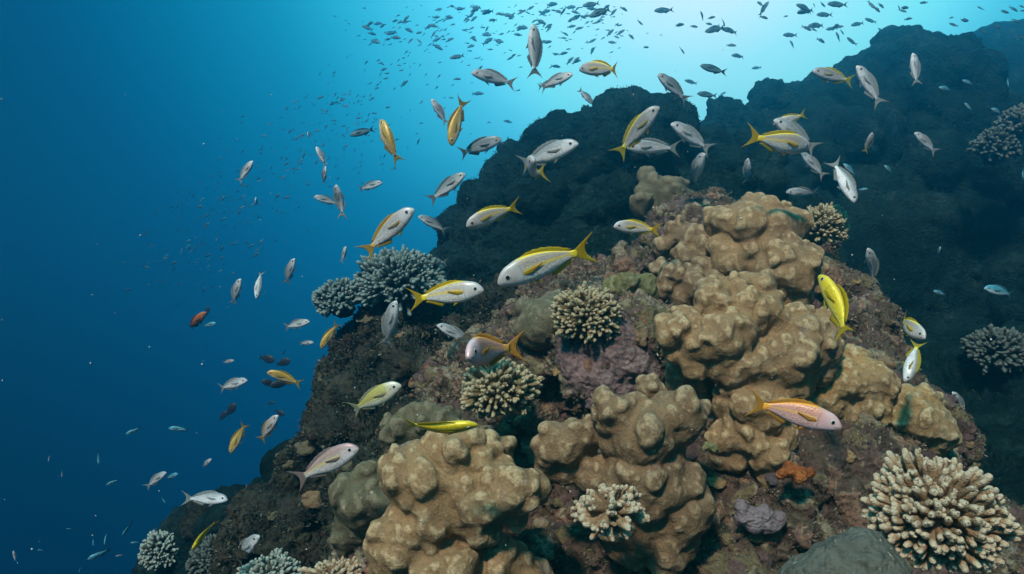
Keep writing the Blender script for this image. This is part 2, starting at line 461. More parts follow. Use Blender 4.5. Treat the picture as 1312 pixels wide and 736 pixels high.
slope_pix = [(265, 700, 52, 4.2), (225, 735, 46, 4.3), (310, 690, 50, 3.9), (300, 660, 36, 4.1), (250, 670, 22, 4.3), (340, 640, 28, 3.7), (375, 600, 24, 3.6), (395, 640, 50, 3.5), (300, 800, 110, 4.2), (200, 900, 150, 4.5), (420, 540, 26, 3.5), (360, 760, 90, 3.7)]
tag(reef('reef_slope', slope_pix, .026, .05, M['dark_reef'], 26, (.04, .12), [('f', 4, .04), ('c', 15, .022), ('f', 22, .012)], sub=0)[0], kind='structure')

# sea floor far below, one sheet with low dunes
gx = np.linspace(-30, 30, 120); gy = np.linspace(-16, 36, 120)
X, Y = np.meshgrid(gx, gy, indexing='ij')
P = np.stack([X.ravel(), Y.ravel(), np.zeros(X.size)], 1)
Z = -14 + .5 * fbm(P * .12, 3) + .1 * fbm(P * .8, 2)
P[:, 2] = Z
ij = np.arange(120 * 120).reshape(120, 120)
Q = np.stack([ij[:-1, :-1], ij[1:, :-1], ij[1:, 1:], ij[:-1, 1:]], -1).reshape(-1, 4)
tag(obj('sea_floor', mesh_np('sea_floor', P, Q), M['sand']), kind='structure')
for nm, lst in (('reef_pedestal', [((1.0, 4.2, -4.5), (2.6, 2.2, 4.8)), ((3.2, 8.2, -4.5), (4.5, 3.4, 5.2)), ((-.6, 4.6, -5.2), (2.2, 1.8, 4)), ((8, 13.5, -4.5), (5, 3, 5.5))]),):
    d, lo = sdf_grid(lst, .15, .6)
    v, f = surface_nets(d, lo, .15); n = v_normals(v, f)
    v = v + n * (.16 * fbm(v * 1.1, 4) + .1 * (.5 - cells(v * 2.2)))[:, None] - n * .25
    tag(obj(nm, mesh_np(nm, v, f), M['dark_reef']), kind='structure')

# ------------------------------------------------------------------ small growth on the rock (turf, nobody could count it)
def turf(name, v, f, count, size, mat, dmax=4.2, seed=1, label=None):
    r = np.random.default_rng(seed)
    n = v_normals(v, f)
    depth = v @ C_F
    px = 656 + FOC * (v @ C_R) / depth; py = 368 - FOC * (v @ C_U) / depth
    facing = (n * (-v / np.linalg.norm(v, axis=1)[:, None])).sum(1)
    clump = fbm(v * 6, 3)
    ok = np.where((depth > .5) & (depth < dmax) & (facing > -.15) & (px > -40) & (px < 1352) & (py > 0) & (py < 780) & (clump > -.15))[0]
    pick = r.choice(ok, count)
    o = v[pick] + r.normal(size=(count, 3)) * .004; nn = n[pick]
    d = nn + r.normal(size=(count, 3)) * .55; d /= np.linalg.norm(d, axis=1)[:, None]
    s = np.cross(d, r.normal(size=(count, 3))); s /= np.linalg.norm(s, axis=1)[:, None]
    L = size * r.uniform(.4, 1.3, count)[:, None] * (depth[pick] / 2.4)[:, None]; W = L * r.uniform(.16, .4, count)[:, None]
    vv = np.stack([o - s * W * .6 - nn * .004, o + s * W * .6 - nn * .004, o + d * L * .7 + s * W, o + d * L - s * W * .4], 1).reshape(-1, 3)
    q = np.arange(count * 4).reshape(-1, 4)
    me = mesh_np(name, vv, q, False)
    fattr(me, 'hue', np.repeat(r.random(count), 4))
    return tag(obj(name, me, mat), label, None, None, 'stuff')
n = NB('turf', .8, .2)
c = n.ramp(n.attr('hue'), [(0, (.05, .035, .025)), (.25, (.12, .085, .055)), (.45, (.10, .11, .05)), (.65, (.19, .12, .105)), (.85, (.22, .19, .13)), (1, (.42, .38, .32))])
c = n.mix(n.step(n.noise(3.2, 4), .4, .62, 0, .8), c, (.07, .07, .04))
M['turf'] = n.done(c)
turf('algae_turf', rv, rf, 110000, .0068, M['turf'], label='short brown and green algal turf fuzzing the foreground rock')
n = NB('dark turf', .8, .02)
c = n.ramp(n.attr('hue'), [(0, (.002, .007, .006)), (.5, (.007, .017, .015)), (1, (.025, .046, .040))])  # turf darkened along with the reef's painted shade
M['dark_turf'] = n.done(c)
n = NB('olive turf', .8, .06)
M['olive_turf'] = n.done(n.ramp(n.attr('hue'), [(0, (.010, .012, .009)), (.5, (.028, .034, .022)), (.85, (.055, .056, .04)), (1, (.16, .16, .13))]))  # olive turf, toned down with the flank's painted shade
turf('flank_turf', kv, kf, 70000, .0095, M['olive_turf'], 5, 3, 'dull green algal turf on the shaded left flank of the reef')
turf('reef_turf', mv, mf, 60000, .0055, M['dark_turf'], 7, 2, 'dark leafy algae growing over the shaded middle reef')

# ------------------------------------------------------------------ massive corals
def massive(name, label, cat, lobes, D, mat, k=.006, nsub=8, srange=(.3, .58), h=None, group=None, up=.55, amp=.0035, cuts=(), flat=1.0, column=True):
    prims = []; r0 = np.random.default_rng(len(label) * 31 + len(lobes))
    for q in lobes:
        px, py, rp = q[:3]; dd = q[3] if len(q) > 3 else 0
        r = rp * D / FOC; c = at(px, py, D + dd)
        rr = r * r0.uniform(.88, 1.1, 3); rr[2] *= flat
        prims.append((c, rr))
        if rp > 17 and column:                       # lobes stand on stout columns
            prims.append((c + np.array([r0.normal() * .15, .45, -.8]) * r, rr * np.array([.78, .8, 1.0])))
        for _ in range(nsub):
            v = r0.normal(size=3); v /= np.linalg.norm(v)
            v = v + np.array([0, -.55, up]); v /= np.linalg.norm(v)
            if column and v[2] < -.1: continue
            rs = r * r0.uniform(*srange)
            prims.append((c + v * (rr * r0.uniform(.95, 1.08) - rs * .38), rs * r0.uniform(.8, 1.2, 3)))
    h = h or max(.0048, D * .0026)
    d, lo = sdf_grid(prims, h, k, [(at(a, b, e), r * e / FOC) for a, b, r, e in cuts], kcut=.02)
    v, f = surface_nets(d, lo, h)
    v = relax(v, f, 1)
    rm = np.mean([q_[2] for q_ in lobes]) * D / FOC          # bend the round lobes out of shape
    for fr, am in ((.55 / rm, .20 * rm), (1.5 / rm, .09 * rm)):
        v = v + am * np.stack([perlin(v * fr + o_) for o_ in (3.1, 41.7, 77.3)], 1)
    n = v_normals(v, f)
    v = v + n * (.13 * rm * np.clip(.5 - cells(v * 1.15 / rm), -.35, 1))[:, None]      # soft bulges between shallow folds
    n = v_normals(v, f)
    v = v + n * (.022 * rm * perlin(v * 3.2 / rm + 4) + amp * fbm(v * 14, 3) + amp * .35 * fbm(v * 55, 2))[:, None]
    # growing rims are paler: convexity of the colony
    sm = relax(v, f, 5); n = v_normals(v, f)
    cv = ((v - sm) * n).sum(1); cv = cv / (np.percentile(np.abs(cv), 96) + 1e-9)
    cen = v.mean(0)
    me = mesh_np(name, v - cen, f); fattr(me, 'rim', np.clip(cv, 0, 1))
    o = obj(name, me, mat); o.location = cen
    return tag(o, label, cat, group)

massive('lobed_coral', 'big tan lobed coral at bottom centre, knobbly heads over dark hollows', 'coral',
        [(530, 612, 44), (512, 600, 26), (592, 588, 44, .03), (625, 590, 34, .05), (556, 640, 44), (600, 640, 40), (622, 652, 30, -.06), (655, 632, 26, -.06), (684, 626, 22, -.05), (640, 618, 24, -.03), (668, 645, 24, -.04),
         (520, 690, 40), (505, 712, 34), (560, 712, 46, .02), (552, 672, 20, -.06), (606, 712, 36, .05), (640, 722, 38, .06), (575, 745, 50), (660, 740, 40, .06), (622, 668, 20, -.05)],
        1.9, M['tan'], cuts=[(574, 664, 13, 1.80), (650, 688, 30, 1.8), (690, 676, 26, 1.84)])
massive('lobed_coral', 'tan lobed coral swelling beside the pale spiky clump, lower middle', 'coral',
        [(822, 555, 46), (788, 532, 32), (866, 535, 38, .03), (722, 572, 30, .06), (705, 580, 20, .06), (750, 560, 24, .06), (826, 615, 56, .05), (870, 655, 44, .06), (800, 660, 46, .08), (850, 690, 34, .06), (760, 610, 30, .08), (840, 500, 20, .1)],
        1.9, M['brown'], cuts=[(902, 600, 30, 1.86), (925, 606, 28, 1.9)], nsub=7, srange=(.3, .55), k=.008)
massive('lobed_coral', 'large tan lobed coral with stubby fists and a hollow, right of centre', 'coral',
        [(866, 428, 24), (882, 412, 22, .05), (915, 388, 30, .08), (940, 380, 26, .1), (972, 372, 24, .12), (985, 392, 24, .1), (962, 402, 30, .05), (898, 442, 26, -.02), (924, 436, 30, -.02), (948, 420, 28), (938, 468, 26), (962, 470, 34, .04),
         (1000, 425, 24, .06), (1022, 410, 22, .1), (1048, 428, 30, .08), (1060, 412, 18, .1), (1030, 450, 34, .04), (1008, 462, 32, .02), (1052, 448, 26, .06), (972, 520, 42, .03), (940, 520, 28, .05), (1000, 505, 28, .06),
         (958, 555, 30, .02), (985, 582, 26), (925, 566, 22, .04), (1000, 560, 24, .04), (900, 480, 22, .12), (870, 475, 20, .12)],
        2.12, M['tan'], cuts=[(912, 500, 26, 2.02), (925, 604, 28, 2.02), (955, 618, 24, 2.04)], nsub=8)
massive('lobed_coral', 'tan lobed coral with a smooth broad face, upper ledge above the others', 'coral',
        [(950, 295, 40, .1), (985, 300, 40, .08), (940, 330, 34, .08), (920, 285, 22, .15), (1012, 290, 26, .1), (965, 268, 20, .15), (1000, 276, 18, .15), (985, 345, 30), (1012, 345, 34, -.02), (1034, 330, 20, .02), (1010, 376, 28, .02), (975, 330, 24, .03), (1040, 350, 18)],
        2.66, M['tan'], nsub=9, h=.0068)
massive('lobed_coral', 'cluster of small brown coral knuckles on the ledge left of the broad face', 'coral',
        [(890, 305, 22, .15), (868, 300, 20, .2), (850, 318, 16, .2), (880, 330, 20, .1), (905, 320, 20, .1), (862, 352, 18), (885, 365, 20), (905, 345, 16, .05), (845, 345, 14, .1), (870, 380, 16), (915, 365, 18), (850, 370, 14)],
        2.72, M['brown'], nsub=7, h=.007)
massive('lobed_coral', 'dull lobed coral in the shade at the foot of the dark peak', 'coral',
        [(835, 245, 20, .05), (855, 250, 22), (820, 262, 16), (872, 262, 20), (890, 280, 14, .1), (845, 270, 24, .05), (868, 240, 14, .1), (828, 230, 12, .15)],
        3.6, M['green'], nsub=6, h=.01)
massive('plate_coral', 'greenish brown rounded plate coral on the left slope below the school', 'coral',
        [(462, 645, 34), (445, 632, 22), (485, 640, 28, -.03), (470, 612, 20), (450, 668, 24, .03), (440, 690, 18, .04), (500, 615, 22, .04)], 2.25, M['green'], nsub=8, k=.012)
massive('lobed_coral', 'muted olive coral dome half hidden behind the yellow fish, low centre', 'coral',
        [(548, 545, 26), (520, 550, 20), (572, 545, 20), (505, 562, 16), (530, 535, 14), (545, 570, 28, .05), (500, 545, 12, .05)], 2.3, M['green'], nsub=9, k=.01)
massive('encrusting_coral', 'ochre encrusting coral with lumpy crust under the tall lobed coral', 'coral',
        [(1090, 490, 28), (1065, 500, 26), (1120, 495, 30), (1048, 520, 24), (1110, 525, 34, .02), (1080, 530, 30, .04), (1068, 470, 16, .05), (1095, 462, 18, .05), (1136, 510, 22, .04)],
        2.25, M['ochre'], nsub=10, srange=(.16, .34), amp=.010, k=.02, column=False)
massive('encrusting_coral', 'rounded ochre coral with green rim at the right edge of the rock', 'coral',
        [(1180, 540, 34), (1165, 515, 26, .04), (1196, 555, 26), (1170, 575, 34, .04), (1150, 540, 28, .06), (1190, 520, 18, .05)],
        2.22, M['ochre'], nsub=9, srange=(.16, .32), amp=.009, k=.02, column=False)
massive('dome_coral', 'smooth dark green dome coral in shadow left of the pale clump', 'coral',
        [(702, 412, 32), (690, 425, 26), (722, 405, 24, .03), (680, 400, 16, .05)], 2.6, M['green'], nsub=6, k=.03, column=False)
massive('mossy_coral', 'yellowish mossy coral tuft above the pale spiky clump', 'coral',
        [(806, 365, 18), (785, 372, 14), (825, 378, 16), (800, 385, 14), (830, 360, 10)], 2.5, M['moss'], nsub=14, srange=(.12, .3), amp=.012, k=.01, column=False)
massive('crusted_boulder', 'pinkish crusted boulder between the spiky clump and the lobed coral', 'rock',
        [(790, 448, 44), (760, 462, 34), (815, 470, 36), (775, 490, 40), (745, 478, 24), (825, 440, 24, .05), (735, 455, 20), (800, 505, 28)], 2.42, M['pink_rock'], nsub=12, srange=(.12, .3), amp=.014, k=.03, column=False)
massive('smooth_boulder', 'smooth grey green boulder at the foot of the big cream coral', 'rock',
        [(1100, 728, 46), (1060, 742, 40), (1130, 740, 30), (1030, 752, 30)], 1.42, M['grey_rock'], nsub=0, k=.1, amp=.004, column=False)
massive('sponge', 'pale lilac sponge with round openings low on the right rock', 'sponge',
        [(950, 650, 10), (966, 668, 14), (985, 672, 12), (952, 664, 10), (998, 664, 9), (978, 658, 10)], 2.02, M['lilac'], nsub=3, amp=.004, k=.012, h=.004, cuts=[(950, 646, 4, 1.915)], column=False)
massive('sponge', 'small orange sponge crust below the pink fish', 'sponge',
        [(1012, 604, 9), (1026, 608, 10), (1040, 606, 7), (1000, 608, 6)], 1.98, M['orange'], nsub=4, amp=.004, k=.012, h=.004, column=False)
massive('sponge', 'yellow sponge tuft on the rim over the black hollow', 'sponge',
        [(908, 572, 6), (914, 576, 5), (902, 575, 4)], 1.83, M['moss'], nsub=4, amp=.003, k=.006, h=.003, column=False)
massive('dome_coral', 'round teal coral head at the edge of the lower left slope', 'coral', [(272, 668, 28), (290, 678, 24), (255, 672, 18)], 4.0, M['shade_reef'], nsub=6, h=.012, column=False)
massive('dome_coral', 'rounded dark coral dome on the far skyline, leftmost below the surface glow', 'coral', [(930, 150, 22), (945, 158, 18), (918, 162, 15)], 7.3, M['dark_reef'], nsub=10, srange=(.2, .35), h=.025, amp=.03, column=False)
massive('dome_coral', 'dark domed coral beneath the slope of the far peak', 'coral', [(985, 128, 24), (1005, 135, 20), (970, 140, 16)], 7.8, M['dark_reef'], nsub=10, srange=(.2, .35), h=.025, amp=.03, column=False)

# ------------------------------------------------------------------ branching corals
def branching(name, label, px, py, rp, D, axis, n, frad, mat, squash=(1, 1, 1), inner=.35, polar=105, branch=2, blen=.16, seed=1, seg=7, jit=.09):
    r = np.random.default_rng(seed)
    c = at(px, py, D); Rr = rp * D / FOC
    axis = np.array(axis, float); axis /= np.linalg.norm(axis)
    t1 = np.cross(axis, [.3, .2, .9]); t1 /= np.linalg.norm(t1); t2 = np.cross(axis, t1)
    sq = np.array(squash)
    V, F, T = [], [], []; nv = 0
    def tube(p0, p1, p2, r0, r1, ta, tb):
        nonlocal nv
        ts = np.array([0, .35, .7, .92, 1.0, 1.0]); fl = np.array([.9, 1, 1.06, 1.08, .82, .2])
        rad = (r0 + (r1 - r0) * ts) * fl
        ce = ((1 - ts) ** 2)[:, None] * p0 + (2 * ts * (1 - ts))[:, None] * p1 + (ts ** 2)[:, None] * p2
        dr = p2 - p0; ln = np.linalg.norm(dr) + 1e-9; dr = dr / ln
        ce[4] += dr * r1 * .45; ce[5] += dr * r1 * .85
        a = np.cross(dr, [.31, .77, .55]); a /= np.linalg.norm(a); b = np.cross(dr, a)
        an = np.arange(seg) * 2 * np.pi / seg
        ring = np.cos(an)[:, None] * a + np.sin(an)[:, None] * b
        vv = ce[:, None, :] + ring[None] * rad[:, None, None] * (1 + .12 * r.normal(size=(len(ts), seg, 1)))
        V.append(vv.reshape(-1, 3)); T.append(np.repeat(ta + (tb - ta) * np.array([0, .35, .7, .9, 1, 1]), seg))
        k = np.arange(seg); k2 = (k + 1) % seg
        for j in range(len(ts) - 1):
            F.append(np.stack([nv + j * seg + k, nv + j * seg + k2, nv + (j + 1) * seg + k2, nv + (j + 1) * seg + k], 1))
        nv += len(ts) * seg
    for i in range(n):
        z = 1 - (i + .5) / n * (1 - math.cos(R(polar))); ph = i * 2.399963 + r.normal() * .12
        s = math.sqrt(max(0, 1 - z * z))
        d = axis * z + (t1 * math.cos(ph) + t2 * math.sin(ph)) * s
        d = d + r.normal(size=3) * jit; d /= np.linalg.norm(d)
        tipr = Rr * r.uniform(.86, 1.06) * (1 + .22 * float(perlin(d[None] * 1.6 + seed)[0]))
        p2 = c + d * tipr * sq; p0 = c + d * Rr * inner * sq
        pm = (p0 + p2) / 2 + (r.normal(size=3) * .05 + np.array([0, 0, -.03])) * Rr
        fr = frad * r.uniform(.8, 1.2)
        tube(p0, pm, p2, fr * 1.15, fr * .92, .1, 1)
        for _ in range(r.poisson(branch)):
            q = r.uniform(.5, .85); b0 = p0 + (p2 - p0) * q
            dd = d + r.normal(size=3) * .55; dd /= np.linalg.norm(dd)
            b2 = b0 + dd * Rr * blen * r.uniform(.6, 1.3)
            tube(b0, (b0 + b2) / 2 + r.normal(size=3) * .01 * Rr, b2, fr * .8, fr * .6, .45, 1)
    root = empty(name, tuple(c - np.array([0, 0, Rr * .5])))
    base = np.array(root.location)
    me = mesh_np('branches', np.concatenate(V) - base, np.concatenate(F)); fattr(me, 'tip', np.concatenate(T))
    obj('branches', me, mat, root)
    d_, lo = sdf_grid([(c, Rr * (inner + .10) * sq), (c - axis * Rr * .45 * sq, Rr * .45 * sq)], max(.006, Rr * .06), .05)
    v, f = surface_nets(d_, lo, max(.006, Rr * .06)); nn = v_normals(v, f)
    v = v + nn * (Rr * .06 * fbm(v * 5 / Rr, 3))[:, None]
    me = mesh_np('base', v - base, f); fattr(me, 'tip', np.full(len(v), .05)); obj('base', me, mat, root)
    return tag(root, label, 'coral')
cam_up = (-.05, -.55, .85)
branching('branching_coral', 'large cream branching coral with thick pale tipped fingers, bottom right corner', 1198, 662, 82, 1.5, (0, -.6, .8), 400, .0068, M['br_cream'], (1, 1, .88), .58, 112, .8, .12, 3, 8, .06)
branching('branching_coral', 'round cream spiky coral clump against the pink crusted boulder', 752, 404, 44, 2.36, (-.25, -.65, .7), 340, .0062, M['br_olive'], (1.0, 1, .88), .58, 110, .8, .11, 4, 7, .07)
branching('branching_coral', 'olive spiky coral clump just below the front facing fish', 640, 500, 48, 2.2, (-.1, -.65, .75), 300, .0066, M['br_olive'], (1, 1, .84), .58, 110, .9, .12, 5, 7, .08)
branching('branching_coral', 'small open pale branching coral growing on the tan coral, lowest in the middle', 780, 655, 44, 1.72, (-.2, -.8, .5), 54, .0082, M['br_cream'], (1.05, 1, .74), .2, 110, 2.4, .24, 6, 8, .16)
branching('table_coral', 'broad grey green table coral jutting into the blue, larger right lobe', 514, 366, 54, 3.45, (-.1, -.5, .85), 520, .0085, M['br_teal'], (1.08, 1, .82), .45, 100, 1.0, .11, 7, 6)
branching('table_coral', 'smaller grey green table coral at the left tip of the overhang', 434, 386, 31, 3.45, (-.3, -.5, .8), 260, .0078, M['br_teal'], (1.0, 1, .85), .45, 105, 1.0, .14, 8, 6)
branching('branching_coral', 'dull grey brown branching coral beside the broad faced upper coral', 1052, 292, 32, 2.95, (.35, -.55, .75), 330, .0062, M['br_olive'], (1, 1, .92), .4, 105, 1.0, .14, 9, 6)
branching('branching_coral', 'pale tipped branching coral cut by the bottom edge under the grey fish', 350, 742, 40, 2.6, cam_up, 190, .0068, M['br_grey'], (1.1, 1, .7), .35, 100, 1.2, .15, 10)
branching('branching_coral', 'palest branching coral at the bottom edge left of the big tan coral', 434, 748, 42, 2.2, cam_up, 170, .0065, M['br_cream'], (1.2, 1, .7), .35, 100, 1.2, .15, 11)
branching('branching_coral', 'fine grained teal coral dome at the lowest left end of the slope', 207, 706, 26, 4.0, cam_up, 300, .0075, M['br_grey'], (1, 1, .95), .5, 112, .6, .1, 12, 5)
branching('branching_coral', 'dark fine branched coral dome below the bright yellow fish', 276, 716, 30, 3.5, cam_up, 300, .0072, M['br_dark'], (1.1, 1, .9), .5, 112, .6, .1, 13, 5)
branching('branching_coral', 'faint branching coral dome high on the right edge of the far wall', 1276, 190, 28, 6.4, cam_up, 220, .015, M['br_dark'], (1, 1, .9), .45, 108, .8, .14, 14, 5)
branching('branching_coral', 'pale branching coral cut by the right edge high on the far wall', 1306, 160, 26, 6.3, cam_up, 190, .015, M['br_dark'], (1, 1, .9), .45, 108, .8, .14, 16, 5)
branching('branching_coral', 'dark branching coral dome in the shade above the big cream coral', 1276, 452, 38, 4.7, cam_up, 300, .0125, M['br_dark'], (1, 1, .85), .45, 108, .8, .12, 15, 5)

# ------------------------------------------------------------------ small colonies dotted over the rock
def dots(v, f, n_want, dmin, seed, box):
    r = np.random.default_rng(seed); n = v_normals(v, f)
    dep = v @ C_F; px = 656 + FOC * (v @ C_R) / dep; py = 368 - FOC * (v @ C_U) / dep
    fac = (n * (-v / np.linalg.norm(v, axis=1)[:, None])).sum(1)
    ok = np.where((fac > .35) & (px > box[0]) & (px < box[1]) & (py > box[2]) & (py < box[3]) & (dep < 4))[0]
    out = []
    for i in r.permutation(ok):
        if all(abs(px[i] - a[2]) + abs(py[i] - a[3]) > dmin for a in out):
            out.append((v[i], n[i], px[i], py[i]))
            if len(out) == n_want: break
    return out
def nub_mesh(name, seed, m, bumpy):
    r = np.random.default_rng(seed); prims = [((0, 0, 0), (.8, .8, .5))]
    for _ in range(m):
        a = r.uniform(0, 6.28); q_ = r.uniform(0, .8)
        prims.append(((q_ * math.cos(a), q_ * math.sin(a), r.uniform(.15, .5)), np.array([1, 1, 1.1]) * r.uniform(*bumpy)))
    d, lo = sdf_grid(prims, .07, .1); v, f = surface_nets(d, lo, .07); v = relax(v, f, 1)
    n = v_normals(v, f); v = v + n * (.07 * fbm(v * 4, 3))[:, None]
    me = mesh_np(name, v, f); fattr(me, 'rim', np.clip(v[:, 2] - .3, 0, 1)); return me
NUBS = [(nub_mesh('coral_nub', 50 + i, 12, (.18, .34)), mm) for i, mm in enumerate(('ochre', 'brown', 'moss', 'pink_rock'))]
CR = [(nub_mesh('sponge_crust', 70 + i, 16, (.15, .3)), mm) for i, mm in enumerate(('pink_rock', 'lilac', 'orange', 'ochre'))]
for me, mm in NUBS + CR: me.materials.append(M[mm])
def scatter(kinds, spots, size, label, cat, group, seed, wts=None):
    for me, mm in kinds:
        if not len(me.materials): me.materials.append(M[mm])
    r = np.random.default_rng(seed)
    for p, n_, x_, y_ in spots:
        me = kinds[r.choice(len(kinds), p=wts)][0]
        o = bpy.data.objects.new(me.name.split('.')[0], me); col.objects.link(o)
        o.location = p - n_ * .004; o.rotation_mode = 'QUATERNION'
        o.rotation_quaternion = (Vector(n_) * .7 + Vector((0, -.1, .5))).to_track_quat('Z', 'Y') @ Matrix.Rotation(r.uniform(0, 6.28), 3, 'Z').to_quaternion()
        s = r.uniform(*size); o.scale = (s * r.uniform(.8, 1.3), s * r.uniform(.8, 1.3), s * r.uniform(.6, 1.0))
        tag(o, label, cat, group)
scatter(NUBS, dots(rv, rf, 46, 34, 5, (640, 1290, 330, 730)), (.016, .042), 'small knobbly coral nub growing on the brown rock between the larger corals', 'coral', 'small coral nubs on the rock', 8, [.34, .3, .1, .26])
scatter(CR, dots(rv, rf, 40, 30, 6, (660, 1290, 400, 730)), (.012, .035), 'small lumpy sponge crust on the brown rock face', 'sponge', 'sponge crusts on the rock', 9, [.5, .2, .08, .22])
scatter([NUBS[1], (nub_mesh('coral_nub', 91, 12, (.18, .34)), 'green')], dots(kv, kf, 62, 26, 7, (340, 680, 400, 730)), (.02, .055), 'dim coral nub on the shaded left flank of the reef', 'coral', 'coral nubs on the shaded flank', 10, [.3, .7])

# ------------------------------------------------------------------ fish materials
def fish_mat(name, back, flank, belly, stripe=None, top=None, rough=.38, face=None, metal=.15):
    n = NB(name, rough, .5)
    v, s = n.attr('v'), n.attr('s')
    c = n.mix(n.step(v, -.45, .1), belly, flank)
    c = n.mix(n.step(v, .15, .75), c, back)
    sc = n.noise(90, 3, .6)
    c = n.mix(n.step(n.noise(26, 6, .75), .35, .7, 0, .55), c, tuple(x * .7 for x in flank))
    c = n.mix(n.mth('MULTIPLY', n.step(n.vor(54), .42, .72, 0, .4), n.step(s, .2, .3)), c, tuple(x * .5 for x in back))     # scale edges
    c = n.mix(n.mth('MULTIPLY', n.step(n.mth('ABSOLUTE', n.mth('SUBTRACT', v, .42)), .05, .02, 0, .5), n.step(s, .25, .3)), c, tuple(x * .6 for x in back))     # lateral line
    if stripe:
        fine = n.step(n.mth('SINE', n.mth('MULTIPLY', v, 19.)), .3, .9, 0, .32)
        body = n.step(s, .2, .32)
        c = n.mix(n.mth('MULTIPLY', fine, body), c, stripe)
        mid = n.mth('MULTIPLY', n.step(n.mth('ABSOLUTE', n.mth('SUBTRACT', v, n.mth('MULTIPLY_ADD', s, .25, .08))), .16, .09), body)
        c = n.mix(n.mth('MULTIPLY', mid, .8), c, stripe)
    if top:
        c = n.mix(n.mth('MULTIPLY', n.step(v, .84, .97), n.step(s, .16, .34)), c, top)
        c = n.mix(n.step(s, .72, .80), c, top)
    if face:
        c = n.mix(n.step(s, .30, .12, 0, .85), c, face)
    # gill cover edge and mouth line
    g = n.step(n.mth('ABSOLUTE', n.mth('SUBTRACT', s, n.mth('MULTIPLY_ADD', n.mth('MULTIPLY', v, v), -.035, .255))), .010, .002, 0, .45)
    c = n.mix(n.mth('MULTIPLY', g, n.step(n.mth('ABSOLUTE', v), .8, .6)), c, tuple(x * .3 for x in flank))
    mth_ = n.mth('MULTIPLY', n.step(n.mth('ABSOLUTE', n.mth('ADD', v, n.mth('MULTIPLY_ADD', s, 3.5, .12))), .13, .05), n.step(s, .085, .07))
    c = n.mix(n.mth('MULTIPLY', mth_, .75), c, (.05, .04, .04))
    h = n.mth('ADD', n.mth('MULTIPLY', n.vor(58), n.step(s, .22, .3)), n.mth('MULTIPLY', n.noise(30, 3), .4))
    n.bump(h, .002, .35)
    n.b.inputs['Metallic'].default_value = metal
    n.put(n.b.inputs['Roughness'], n.step(sc, .3, .7, rough - .1, rough + .15))
    return n.done(c)
def fin_mat(name, a, b):
    n = NB(name, .5, .35)
    x = n.sep()
    w = n.noise(9, 2); ray = n.t.nodes.new('ShaderNodeTexWave'); ray.inputs['Scale'].default_value = 22; ray.inputs['Distortion'].default_value = 1.5
    n.t.links.new(n.tc, ray.inputs['Vector'])
    c = n.mix(n.step(w, .3, .7), a, b)
    c = n.mix(n.step(ray.outputs['Fac'], .3, .7, 0, .3), c, tuple(q * .6 for q in a))
    n.bump(ray.outputs['Fac'], .006, .6)
    tr = n.t.nodes.new('ShaderNodeBsdfTranslucent'); n.put(tr.inputs['Color'], c)
    ms = n.t.nodes.new('ShaderNodeMixShader'); ms.inputs[0].default_value = .5
    m = n.done(c); out = n.t.nodes['Material Output']
    n.t.links.new(n.b.outputs[0], ms.inputs[1]); n.t.links.new(tr.outputs[0], ms.inputs[2]); n.t.links.new(ms.outputs[0], out.inputs['Surface'])
    return m
YEL, YEL2 = (.70, .56, .015), (.74, .46, .012)
